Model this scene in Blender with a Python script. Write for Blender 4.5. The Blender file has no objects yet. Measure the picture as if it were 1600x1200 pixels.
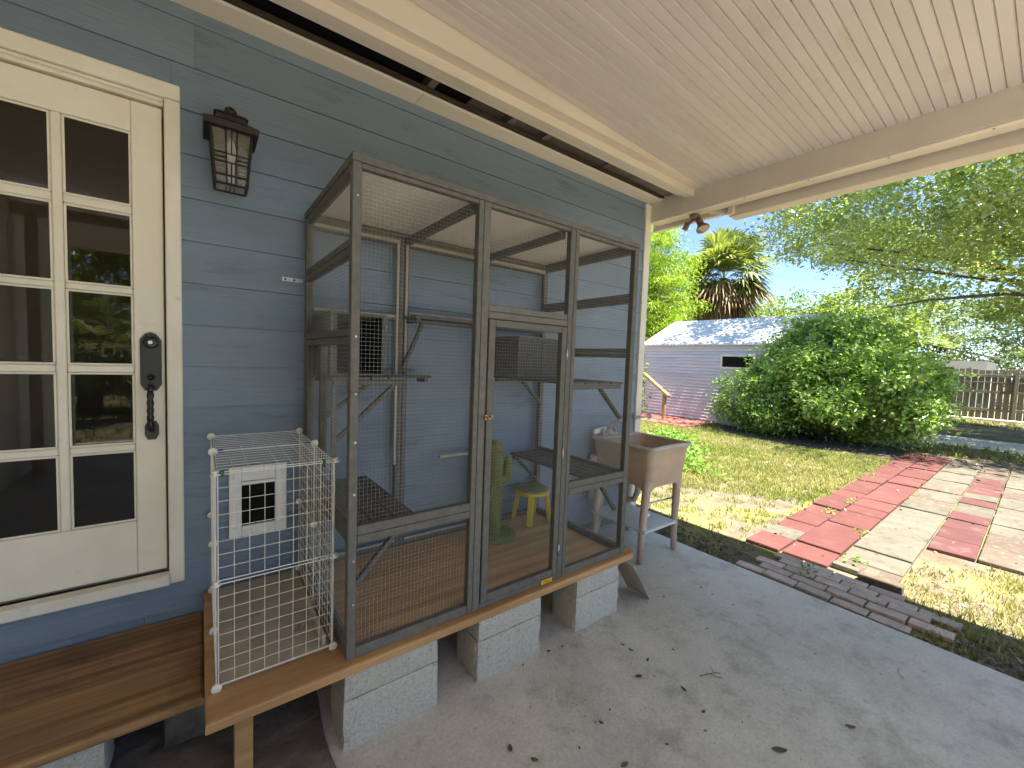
import bpy, bmesh, math, random
import numpy as np
from mathutils import Vector, Matrix, Euler
R = math.radians
rng = random.Random(7)
nrg = np.random.default_rng(11)
sc = bpy.context.scene
col = sc.collection

# ---------------------------------------------------------------- camera
def cam_setup():
    f, yaw, pit, rol = 646.14, R(-37.019), R(-3.311), R(2.0777)
    fw = Vector((-math.sin(yaw)*math.cos(pit), math.cos(yaw)*math.cos(pit), math.sin(pit)))
    r = fw.cross(Vector((0, 0, 1))).normalized()
    u = r.cross(fw)
    c, s = math.cos(rol), math.sin(rol)
    r2 = c*r + s*u
    u2 = -s*r + c*u
    cd = bpy.data.cameras.new('camera')
    cd.sensor_width = 36.0
    cd.lens = f/1600*36.0
    cd.clip_end = 900
    cd.clip_start = 0.02
    co = bpy.data.objects.new('camera', cd)
    m = Matrix((r2, u2, -fw)).transposed().to_4x4()
    m.translation = Vector((0, -2.4161, 1.4952))
    co.matrix_world = m
    col.objects.link(co)
    sc.camera = co
cam_setup()

# ---------------------------------------------------------------- world, sun, exposure
SUN = Vector((-0.055, -0.36, 0.93)).normalized()
w = bpy.data.worlds.new("World")
sc.world = w
w.use_nodes = True
nt = w.node_tree
bg = nt.nodes['Background']
sky = nt.nodes.new('ShaderNodeTexSky')
sky.sky_type = 'NISHITA'
sky.sun_disc = False
sky.sun_elevation = math.asin(SUN.z)
sky.sun_rotation = math.atan2(SUN.x, SUN.y)
sky.air_density = 0.48
sky.dust_density = 0.15
sky.ozone_density = 2.0
nt.links.new(sky.outputs[0], bg.inputs[0])
bg.inputs[1].default_value = 0.07
sl = bpy.data.lights.new('sun', 'SUN')
sl.energy = 3.7
sl.angle = R(0.53)
sl.color = (1.0, 0.94, 0.85)
so = bpy.data.objects.new('sun', sl)
so.rotation_euler = SUN.to_track_quat('Z', 'Y').to_euler()
so.location = (0, 0, 30)
col.objects.link(so)
sc.view_settings.view_transform = 'Standard'
sc.view_settings.look = 'None'
sc.view_settings.gamma = 1.0
sc.view_settings.use_curve_mapping = False
sc.view_settings.exposure = 2.85
sc.render.engine = 'CYCLES'
sc.cycles.use_denoising = True
sc.cycles.max_bounces = 10
sc.cycles.diffuse_bounces = 7
sc.cycles.glossy_bounces = 4
sc.cycles.transmission_bounces = 6
sc.cycles.transparent_max_bounces = 16
sc.cycles.sample_clamp_indirect = 8

# ---------------------------------------------------------------- materials
def lin(c):
    return c if len(c) == 4 else (*c, 1.0)

def M(name, a, b=None, scale=4.0, stretch=(1, 1, 1), rough=0.6, bump=0.0, bscale=40.0, bstretch=None,
      metal=0.0, spec=0.3, rnd=0.0, spots=None, spot_scale=9.0, spot_lo=0.55, spot_hi=0.72, island=0.0, lo=0.35, hi=0.65, detail=6, coord='Object', trans=None):
    m = bpy.data.materials.new(name)
    m.use_nodes = True
    n = m.node_tree.nodes
    L = m.node_tree.links
    p = n['Principled BSDF']
    p.inputs['Roughness'].default_value = rough
    p.inputs['Metallic'].default_value = metal
    p.inputs['Specular IOR Level'].default_value = spec
    tc = n.new('ShaderNodeTexCoord')
    oi = n.new('ShaderNodeObjectInfo')
    off = n.new('ShaderNodeVectorMath')
    off.operation = 'MULTIPLY_ADD'
    L.new(oi.outputs['Random'], off.inputs[0])
    off.inputs[1].default_value = (37, 53, 71)
    L.new(tc.outputs[coord], off.inputs[2])
    def noise(sca, st, det=detail, ro=0.55):
        mp = n.new('ShaderNodeMapping')
        mp.inputs['Scale'].default_value = st
        L.new(off.outputs[0], mp.inputs['Vector'])
        nz = n.new('ShaderNodeTexNoise')
        nz.inputs['Scale'].default_value = sca
        nz.inputs['Detail'].default_value = det
        nz.inputs['Roughness'].default_value = ro
        L.new(mp.outputs[0], nz.inputs['Vector'])
        return nz.outputs['Fac']
    colr = None
    if b is None:
        b = tuple(x*0.85 for x in a)
    f = noise(scale, stretch)
    rp = n.new('ShaderNodeValToRGB')
    rp.color_ramp.elements[0].position = lo
    rp.color_ramp.elements[0].color = lin(a)
    rp.color_ramp.elements[1].position = hi
    rp.color_ramp.elements[1].color = lin(b)
    L.new(f, rp.inputs[0])
    colr = rp.outputs[0]
    if spots:
        f2 = noise(spot_scale, stretch if max(stretch) < 3 else (1, 1, 1), 8, 0.65)
        mr = n.new('ShaderNodeMapRange')
        mr.inputs[1].default_value = spot_lo
        mr.inputs[2].default_value = spot_hi
        L.new(f2, mr.inputs[0])
        mx = n.new('ShaderNodeMix')
        mx.data_type = 'RGBA'
        L.new(mr.outputs[0], mx.inputs[0])
        L.new(colr, mx.inputs[6])
        mx.inputs[7].default_value = lin(spots)
        colr = mx.outputs[2]
    if rnd or island:
        hs = n.new('ShaderNodeHueSaturation')
        mr = n.new('ShaderNodeMapRange')
        k = rnd or island
        mr.inputs[3].default_value = 1-k
        mr.inputs[4].default_value = 1+k
        if island:
            ge = n.new('ShaderNodeNewGeometry')
            L.new(ge.outputs['Random Per Island'], mr.inputs[0])
        else:
            L.new(oi.outputs['Random'], mr.inputs[0])
        L.new(mr.outputs[0], hs.inputs['Value'])
        L.new(colr, hs.inputs['Color'])
        colr = hs.outputs[0]
    L.new(colr, p.inputs['Base Color'])
    if bump:
        fb = noise(bscale, bstretch or stretch, 5)
        bp = n.new('ShaderNodeBump')
        bp.inputs['Strength'].default_value = bump
        bp.inputs['Distance'].default_value = 0.01
        L.new(fb, bp.inputs['Height'])
        L.new(bp.outputs[0], p.inputs['Normal'])
    if trans:
        tr = n.new('ShaderNodeBsdfTranslucent')
        mxc = n.new('ShaderNodeMix')
        mxc.data_type = 'RGBA'
        mxc.blend_type = 'MULTIPLY'
        mxc.inputs[0].default_value = 1.0
        L.new(colr, mxc.inputs[6])
        mxc.inputs[7].default_value = lin(trans[1])
        L.new(mxc.outputs[2], tr.inputs['Color'])
        ms = n.new('ShaderNodeMixShader')
        ms.inputs[0].default_value = trans[0]
        L.new(p.outputs[0], ms.inputs[1])
        L.new(tr.outputs[0], ms.inputs[2])
        L.new(ms.outputs[0], n['Material Output'].inputs['Surface'])
    return m

m_siding = M('siding_paint', (.172, .224, .284), (.196, .250, .312), 3, (0.3, 1, 1.5), .55, .45, 60, (0.12, 1, 1.6), spec=.35, rnd=.06, spots=(.085, .115, .135), spot_scale=9, spot_lo=.56, spot_hi=.82)
m_trim = M('trim_paint', (.80, .75, .63), (.72, .67, .55), 5, (1, 1, 1), .5, .15, 50, rnd=.03, spots=(.40, .35, .27), spot_scale=12, spot_lo=.62, spot_hi=.8)
m_door = M('door_paint', (.82, .76, .62), (.75, .69, .55), 4, (1, 1, 1), .42, .06, 60, spec=.4, spots=(.45, .40, .30), spot_scale=7, spot_lo=.64, spot_hi=.85)
m_black = M('black_metal', (.012, .011, .010), (.02, .018, .016), 30, rough=.42, spec=.5)
m_bronze = M('dark_bronze', (.016, .012, .010), (.03, .02, .015), 40, rough=.5, metal=.3, spec=.5)
m_bulb = M('frosted_bulb', (.85, .84, .8), (.8, .78, .74), 5, rough=.3)
m_cage = M('grey_brown_stained_wood', (.108, .103, .088), (.142, .135, .115), 2.2, (14, 14, 14), .6, .25, 30, (3, 3, 3), rnd=.08, spots=(.09, .08, .065), spot_scale=18, spot_lo=.6, spot_hi=.78)
m_slat = M('grey_slat_wood', (.085, .079, .067), (.122, .113, .097), 3, (18, 1.5, 18), .6, .25, 20, (8, 1, 8), rnd=.12)
m_wire = M('galvanised_wire', (.37, .375, .37), (.30, .30, .295), 8, rough=.4, spec=.5)
m_batten = M('pale_batten_wood', (.45, .40, .33), (.36, .31, .25), 8, rough=.6, bump=.1)
m_bench = M('brown_stained_plywood', (.42, .24, .095), (.18, .096, .038), 1.9, (0.55, 15, 15), .42, .25, 26, (1.0, 16, 16), spec=.4, spots=(.09, .045, .018), spot_scale=2.6, spot_lo=.5, spot_hi=.75, rnd=.06)
m_bench2 = M('stained_board_edge', (.52, .30, .125), (.36, .20, .08), 1.6, (1.2, 10, 14), .45, .2, 30, (1.2, 12, 12), spec=.4)
m_deckfloor = M('cage_floor_plywood', (.64, .405, .20), (.42, .25, .12), 1.5, (.6, 13, 13), .45, .2, 30, (1.0, 14, 14), spec=.4, spots=(.34, .24, .15), spot_scale=3.5, spot_lo=.55, spot_hi=.8)
m_ply = M('weathered_plywood', (.48, .41, .30), (.38, .32, .235), 2, (1, 5, 1), .7, .1, 40, spots=(.11, .09, .07), spot_scale=11, spot_lo=.60, spot_hi=.76)
m_block = M('concrete_block', (.57, .54, .455), (.46, .435, .365), 60, rough=.9, bump=.8, bscale=130, rnd=.06, spots=(.24, .235, .21), spot_scale=90, spot_lo=.58, spot_hi=.66)
m_blockdark = M('dark_concrete_block', (.16, .14, .11), (.05, .045, .035), 8, rough=.9, bump=.8, bscale=110)  # block concrete in a darker, blotched tone
m_whitewire = M('white_coated_wire', (.80, .78, .70), (.70, .67, .58), 20, rough=.35, spec=.5)
m_whiteplastic = M('white_plastic', (.78, .75, .66), (.70, .66, .56), 20, rough=.35, spec=.5)
m_pet = M('pet_door_plastic', (.82, .81, .77), (.74, .72, .67), 16, rough=.4)
m_blue = M('blue_plastic_tie', (.015, .05, .22), rough=.4)
m_green = M('green_plastic_tie', (.01, .09, .06), rough=.4)
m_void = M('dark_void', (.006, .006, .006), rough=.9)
m_cactus = M('green_sisal', (.17, .20, .05), (.22, .25, .075), 30, (1, 1, 6), .85, .9, 60, (1, 1, 5), spots=(.30, .30, .12), spot_scale=25)
m_yellow = M('yellow_plastic', (.62, .46, .045), (.55, .40, .035), 8, rough=.4)
m_stooltop = M('sage_stool_cover', (.30, .31, .15), (.22, .22, .10), 12, (1, 5, 1), .6, .2, 30)
m_tag = M('yellow_label', (.75, .50, .02), (.68, .44, .02), 20, rough=.4)
m_tagink = M('label_ink', (.10, .07, .01), rough=.5)
m_steel = M('bright_steel', (.62, .60, .56), (.5, .48, .45), 20, rough=.28, metal=.9, spec=.5)
m_copper = M('tarnished_brass', (.42, .25, .17), (.34, .20, .13), 30, rough=.35, metal=.7)
m_sink = M('stained_sink_plastic', (.58, .42, .28), (.48, .34, .22), 5, (1, 1, 2), .55, .25, 30, spots=(.50, .42, .33), spot_scale=6, spot_lo=.52, spot_hi=.72)
m_sinkrim = M('faded_sink_rim', (.55, .47, .39), (.46, .385, .31), 8, rough=.55)
m_sinkleg = M('sink_leg_plastic', (.60, .47, .36), (.50, .38, .28), 6, (1, 1, 1), .5, .15)
m_shelfcover = M('pale_blue_cover', (.66, .67, .68), (.58, .59, .60), 40, rough=.5, bump=.7, bscale=60)
m_ceil = M('ceiling_paint', (.60, .54, .515), (.55, .49, .465), 1.6, (.5, 1, 1), .55, .05, 30, spec=.3, rnd=.035, spots=(.42, .37, .29), spot_scale=2.3, spot_lo=.60, spot_hi=.80)
m_beam = M('beam_paint', (.66, .59, .50), (.60, .535, .45), 3, (.4, 1, 1), .55, .08, 40, rnd=.03, spots=(.46, .41, .32), spot_scale=5, spot_lo=.6, spot_hi=.8)
m_soffit = M('soffit_paint', (.74, .67, .57), (.69, .62, .53), 3, (.4, 1, 1), .5, .05, 40, rnd=.03)
m_joist = M('raw_joist', (.20, .17, .14), (.14, .12, .10), 5, rough=.8)
m_felt = M('dark_brown_batten', (.06, .042, .028), (.04, .03, .02), 5, rough=.8)
m_poly = M('frosted_roof_sheet', (.60, .50, .41), (.50, .41, .33), 1.2, (4, .5, 1), .5, .05, spots=(.34, .28, .22), spot_scale=3.4, spot_lo=.56, spot_hi=.8)
m_wall = M('offwhite_wall', (.74, .70, .60), (.70, .66, .56), 2, rough=.6)
m_shedwall = M('white_metal_siding', (.66, .64, .64), (.60, .58, .58), 3, (1, .3, 2), .4, rnd=.02, spots=(.50, .47, .50), spot_scale=1.5, spot_lo=.55, spot_hi=.8)
m_shedroof = M('white_metal_roof', (.70, .70, .70), (.62, .62, .63), 2, rough=.45)
m_fence = M('weathered_fence_wood', (.20, .175, .135), (.125, .108, .08), 2.5, (8, 8, .8), .8, .3, 20, (8, 8, 1), rnd=.18)
m_rail = M('tan_handrail_wood', (.40, .25, .11), (.30, .18, .075), 3, (3, 3, 3), .6, .2)
m_redpath = M('red_painted_walk', (.34, .12, .09), (.28, .10, .08), 3, rough=.7)
m_pred = M('red_paver', (.120, .042, .036), (.098, .036, .032), 6, rough=.85, bump=.35, bscale=90, rnd=.12, spots=(.14, .075, .062), spot_scale=4, spot_lo=.56, spot_hi=.72)
m_pmag = M('mauve_paver', (.10, .038, .036), (.08, .033, .031), 6, rough=.85, bump=.35, bscale=90, rnd=.1, spots=(.115, .08, .068), spot_scale=5, spot_lo=.52, spot_hi=.7)
m_ppale = M('pale_paver', (.125, .112, .084), (.098, .088, .066), 6, rough=.88, bump=.4, bscale=90, rnd=.1, spots=(.058, .052, .040), spot_scale=13, spot_lo=.55, spot_hi=.70)
m_ptan = M('tan_paver', (.112, .084, .062), (.09, .068, .05), 6, rough=.88, bump=.4, bscale=90, rnd=.1, spots=(.22, .17, .13), spot_scale=16, spot_lo=.55, spot_hi=.7)
m_brick = M('grey_tan_brick', (.54, .43, .35), (.43, .34, .275), 10, rough=.9, bump=.5, bscale=100, rnd=.14, spots=(.30, .25, .20), spot_scale=22, spot_lo=.55, spot_hi=.7)
m_dleaf = M('dry_leaf', (.15, .10, .065), (.09, .062, .042), 30, rough=.6, rnd=.3)
m_pleaf = M('pale_dry_leaf', (.60, .55, .47), (.5, .45, .38), 30, rough=.6)
m_bark = M('grey_bark', (.14, .115, .09), (.07, .058, .045), 6, (2, 2, .5), .9, .9, 20)
m_oakleaf = M('oak_leaf', (.27, .335, .115), (.40, .46, .19), .55, (1, 1, 1), .26, spec=1.0, island=.32, trans=(.45, (1.2, 1.3, .7)))
m_bushleaf = M('bush_leaf', (.23, .36, .075), (.36, .48, .15), .8, (1, 1, 1), .28, spec=.7, island=.32, trans=(.35, (1.2, 1.4, .5)))
m_limeleaf = M('lime_leaf', (.24, .35, .028), (.30, .41, .042), .5, (1, 1, 1), .4, spec=.5, island=.22, trans=(.42, (1.25, 1.35, .4)))
m_midleaf = M('yellow_green_leaf', (.17, .235, .045), (.23, .29, .06), .4, (1, 1, 1), .4, spec=.5, island=.25, trans=(.35, (1.25, 1.35, .5)))
m_farleaf = M('grey_green_leaf', (.14, .19, .08), (.19, .24, .11), .3, (1, 1, 1), .5, spec=.4, island=.25, trans=(.3, (1.2, 1.3, .6)))
m_palmleaf = M('palm_frond', (.20, .25, .07), (.30, .33, .12), 1.2, (1, 1, 1), .42, spec=.5, island=.3, trans=(.25, (1.2, 1.3, .5)))
m_palmdead = M('dry_palm_frond', (.27, .185, .105), (.18, .12, .07), 1.5, rough=.8, island=.3)
m_weed = M('bright_weed_leaf', (.13, .25, .035), (.18, .31, .055), 1.5, (1, 1, 1), .4, island=.25, trans=(.35, (1.2, 1.3, .4)))
m_grass = M('grass_blade', (.20, .235, .055), (.33, .305, .13), .7, (1, 1, 1), .6, island=.3, trans=(.35, (1.2, 1.25, .5)))
m_litter = M('leaf_litter', (.13, .10, .07), (.22, .17, .12), 4, rough=.8, island=.5)
m_flood = M('brown_lamp_housing', (.20, .145, .115), (.17, .12, .095), 10, rough=.5)
m_floodlens = M('lamp_lens', (.50, .38, .30), (.45, .34, .26), 10, rough=.3)
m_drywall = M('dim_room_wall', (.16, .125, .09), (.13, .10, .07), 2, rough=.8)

def glassmat(name, ior, tint, rough=0.02, mixmin=0.0):
    m = bpy.data.materials.new(name)
    m.use_nodes = True
    n = m.node_tree.nodes
    L = m.node_tree.links
    n.remove(n['Principled BSDF'])
    fr = n.new('ShaderNodeFresnel')
    fr.inputs['IOR'].default_value = ior
    tr = n.new('ShaderNodeBsdfTransparent')
    tr.inputs[0].default_value = lin(tint)
    gl = n.new('ShaderNodeBsdfGlossy')
    gl.inputs['Roughness'].default_value = rough
    tc = n.new('ShaderNodeTexCoord')
    nz = n.new('ShaderNodeTexNoise')
    nz.inputs['Scale'].default_value = 5
    L.new(tc.outputs['Object'], nz.inputs['Vector'])
    bp = n.new('ShaderNodeBump')
    bp.inputs['Strength'].default_value = .02
    L.new(nz.outputs[0], bp.inputs['Height'])
    L.new(bp.outputs[0], gl.inputs['Normal'])
    ms = n.new('ShaderNodeMixShader')
    L.new(fr.outputs[0], ms.inputs[0])
    L.new(tr.outputs[0], ms.inputs[1])
    L.new(gl.outputs[0], ms.inputs[2])
    L.new(ms.outputs[0], n['Material Output'].inputs['Surface'])
    return m
m_glass = glassmat('door_glass', 1.60, (.72, .70, .62))
def polymat():
    m = M('clear_roof_sheet', (.85, .79, .70), (.78, .71, .62), 1.2, (4, .5, 1), .4, .05)
    n = m.node_tree.nodes
    L = m.node_tree.links
    p = n['Principled BSDF']
    tr = n.new('ShaderNodeBsdfTranslucent')
    tr.inputs[0].default_value = (.88, .83, .75, 1)
    tc = n.new('ShaderNodeTexCoord')
    mp = n.new('ShaderNodeMapping')
    mp.inputs['Scale'].default_value = (1.5, 5, 1)
    nz = n.new('ShaderNodeTexNoise')
    nz.inputs['Scale'].default_value = 2.0
    nz.inputs['Detail'].default_value = 8
    L.new(tc.outputs['Object'], mp.inputs[0])
    L.new(mp.outputs[0], nz.inputs['Vector'])
    mr = n.new('ShaderNodeMapRange')
    mr.inputs[1].default_value = .4
    mr.inputs[2].default_value = .75
    mr.inputs[1].default_value = .3
    mr.inputs[3].default_value = .98
    mr.inputs[4].default_value = .80
    L.new(nz.outputs[0], mr.inputs[0])
    ms = n.new('ShaderNodeMixShader')
    L.new(mr.outputs[0], ms.inputs[0])
    L.new(tr.outputs[0], ms.inputs[1])
    L.new(p.outputs[0], ms.inputs[2])
    L.new(ms.outputs[0], n['Material Output'].inputs['Surface'])
    return m
m_poly = polymat()
m_lampglass = M('seeded_lamp_glass', (.26, .245, .18), (.36, .34, .25), 40, rough=.12, spec=.6)
m_lampglass.node_tree.nodes['Principled BSDF'].inputs['Alpha'].default_value = .38

def concrete_mat():
    m = bpy.data.materials.new('patio_concrete')
    m.use_nodes = True
    n = m.node_tree.nodes
    L = m.node_tree.links
    p = n['Principled BSDF']
    tc = n.new('ShaderNodeTexCoord')
    def nz(s, d=8, ro=.6):
        q = n.new('ShaderNodeTexNoise')
        q.inputs['Scale'].default_value = s
        q.inputs['Detail'].default_value = d
        q.inputs['Roughness'].default_value = ro
        L.new(tc.outputs['Object'], q.inputs['Vector'])
        return q.outputs['Fac']
    def ramp(f, stops):
        r = n.new('ShaderNodeValToRGB')
        e = r.color_ramp.elements
        while len(e) < len(stops):
            e.new(.5)
        for k, (ps, c) in enumerate(stops):
            e[k].position = ps
            e[k].color = lin(c)
        L.new(f, r.inputs[0])
        return r.outputs[0]
    def mix(a, b, f, mode='MIX'):
        x = n.new('ShaderNodeMix')
        x.data_type = 'RGBA'
        x.blend_type = mode
        if isinstance(f, float):
            x.inputs[0].default_value = f
        else:
            L.new(f, x.inputs[0])
        L.new(a, x.inputs[6])
        L.new(b, x.inputs[7])
        return x.outputs[2]
    base = ramp(nz(.75, 7, .6), [(.34, (.47, .44, .395)), (.5, (.58, .55, .495)), (.66, (.65, .62, .565))])
    mid = ramp(nz(5.5, 8, .7), [(.30, (.55, .54, .52)), (.48, (.95, .95, .95)), (.72, (1.12, 1.11, 1.09))])
    c = mix(base, mid, .85, 'MULTIPLY')
    fine = ramp(nz(70, 3, .6), [(.3, (.80, .80, .80)), (.6, (1.05, 1.05, 1.05))])
    c = mix(c, fine, .8, 'MULTIPLY')
    spk = ramp(nz(28, 2, .5), [(.70, (1, 1, 1)), (.76, (.40, .37, .33))])
    c = mix(c, spk, .7, 'MULTIPLY')
    # pale smears
    w1 = n.new('ShaderNodeMapping')
    w1.inputs['Scale'].default_value = (.5, 2.2, 1)
    w1.inputs['Rotation'].default_value = (0, 0, .9)
    L.new(tc.outputs['Object'], w1.inputs['Vector'])
    q = n.new('ShaderNodeTexNoise')
    q.inputs['Scale'].default_value = 1.6
    q.inputs['Detail'].default_value = 9
    q.inputs['Roughness'].default_value = .7
    L.new(w1.outputs[0], q.inputs['Vector'])
    sm = ramp(q.outputs['Fac'], [(.55, (0, 0, 0)), (.72, (1, 1, 1))])
    pale = n.new('ShaderNodeRGB')
    pale.outputs[0].default_value = (.50, .49, .47, 1)
    mm = n.new('ShaderNodeMath')
    mm.operation = 'MULTIPLY'
    mm.inputs[1].default_value = .55
    L.new(sm, mm.inputs[0])
    c = mix(c, pale.outputs[0], mm.outputs[0])
    L.new(c, p.inputs['Base Color'])
    rr = ramp(nz(3), [(.3, (.38, .38, .38)), (.7, (.62, .62, .62))])
    L.new(rr, p.inputs['Roughness'])
    p.inputs['Specular IOR Level'].default_value = .4
    bp = n.new('ShaderNodeBump')
    bp.inputs['Strength'].default_value = .25
    bp.inputs['Distance'].default_value = .006
    L.new(nz(45, 6, .7), bp.inputs['Height'])
    L.new(bp.outputs[0], p.inputs['Normal'])
    return m
m_patio = concrete_mat()
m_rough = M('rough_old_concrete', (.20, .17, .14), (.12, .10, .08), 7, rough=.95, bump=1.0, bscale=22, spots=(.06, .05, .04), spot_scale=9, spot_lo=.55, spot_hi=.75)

def ground_mat():
    m = bpy.data.materials.new('sandy_lawn_soil')
    m.use_nodes = True
    n = m.node_tree.nodes
    L = m.node_tree.links
    p = n['Principled BSDF']
    p.inputs['Roughness'].default_value = .95
    p.inputs['Specular IOR Level'].default_value = .1
    tc = n.new('ShaderNodeTexCoord')
    def nz(s, d=8, ro=.65):
        q = n.new('ShaderNodeTexNoise')
        q.inputs['Scale'].default_value = s
        q.inputs['Detail'].default_value = d
        q.inputs['Roughness'].default_value = ro
        L.new(tc.outputs['Object'], q.inputs['Vector'])
        return q.outputs['Fac']
    r1 = n.new('ShaderNodeValToRGB')
    r1.color_ramp.elements[0].position = .36
    r1.color_ramp.elements[0].color = (.115, .088, .058, 1)
    r1.color_ramp.elements[1].position = .62
    r1.color_ramp.elements[1].color = (.165, .142, .108, 1)
    L.new(nz(3.5), r1.inputs[0])
    r2 = n.new('ShaderNodeValToRGB')
    r2.color_ramp.elements[0].position = .47
    r2.color_ramp.elements[0].color = (0, 0, 0, 1)
    r2.color_ramp.elements[1].position = .60
    r2.color_ramp.elements[1].color = (1, 1, 1, 1)
    L.new(nz(.9), r2.inputs[0])
    g = n.new('ShaderNodeValToRGB')
    g.color_ramp.elements[0].position = .35
    g.color_ramp.elements[0].color = (.13, .14, .03, 1)
    g.color_ramp.elements[1].position = .65
    g.color_ramp.elements[1].color = (.28, .25, .09, 1)
    L.new(nz(9), g.inputs[0])
    x = n.new('ShaderNodeMix')
    x.data_type = 'RGBA'
    L.new(r2.outputs[0], x.inputs[0])
    L.new(r1.outputs[0], x.inputs[6])
    L.new(g.outputs[0], x.inputs[7])
    L.new(x.outputs[2], p.inputs['Base Color'])
    bp = n.new('ShaderNodeBump')
    bp.inputs['Strength'].default_value = .8
    bp.inputs['Distance'].default_value = .02
    L.new(nz(25), bp.inputs['Height'])
    L.new(bp.outputs[0], p.inputs['Normal'])
    return m
m_ground = ground_mat()

# ---------------------------------------------------------------- builders
WL = {}   # world location of every object made here (no rotations on parents)

def link(o, parent, wloc):
    wloc = Vector(wloc)
    WL[o] = wloc
    col.objects.link(o)
    if parent is not None:
        o.parent = parent
        o.location = wloc - WL[parent]
    else:
        o.location = wloc
    return o

def tag(o, label=None, cat=None, group=None, kind=None):
    if label: o['label'] = label
    if cat: o['category'] = cat
    if group: o['group'] = group
    if kind: o['kind'] = kind
    return o

def thing(name, loc, label=None, cat=None, group=None, kind=None, parent=None):
    o = bpy.data.objects.new(name, None)
    o.empty_display_size = .1
    link(o, parent, loc)
    return tag(o, label, cat, group, kind)

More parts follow.
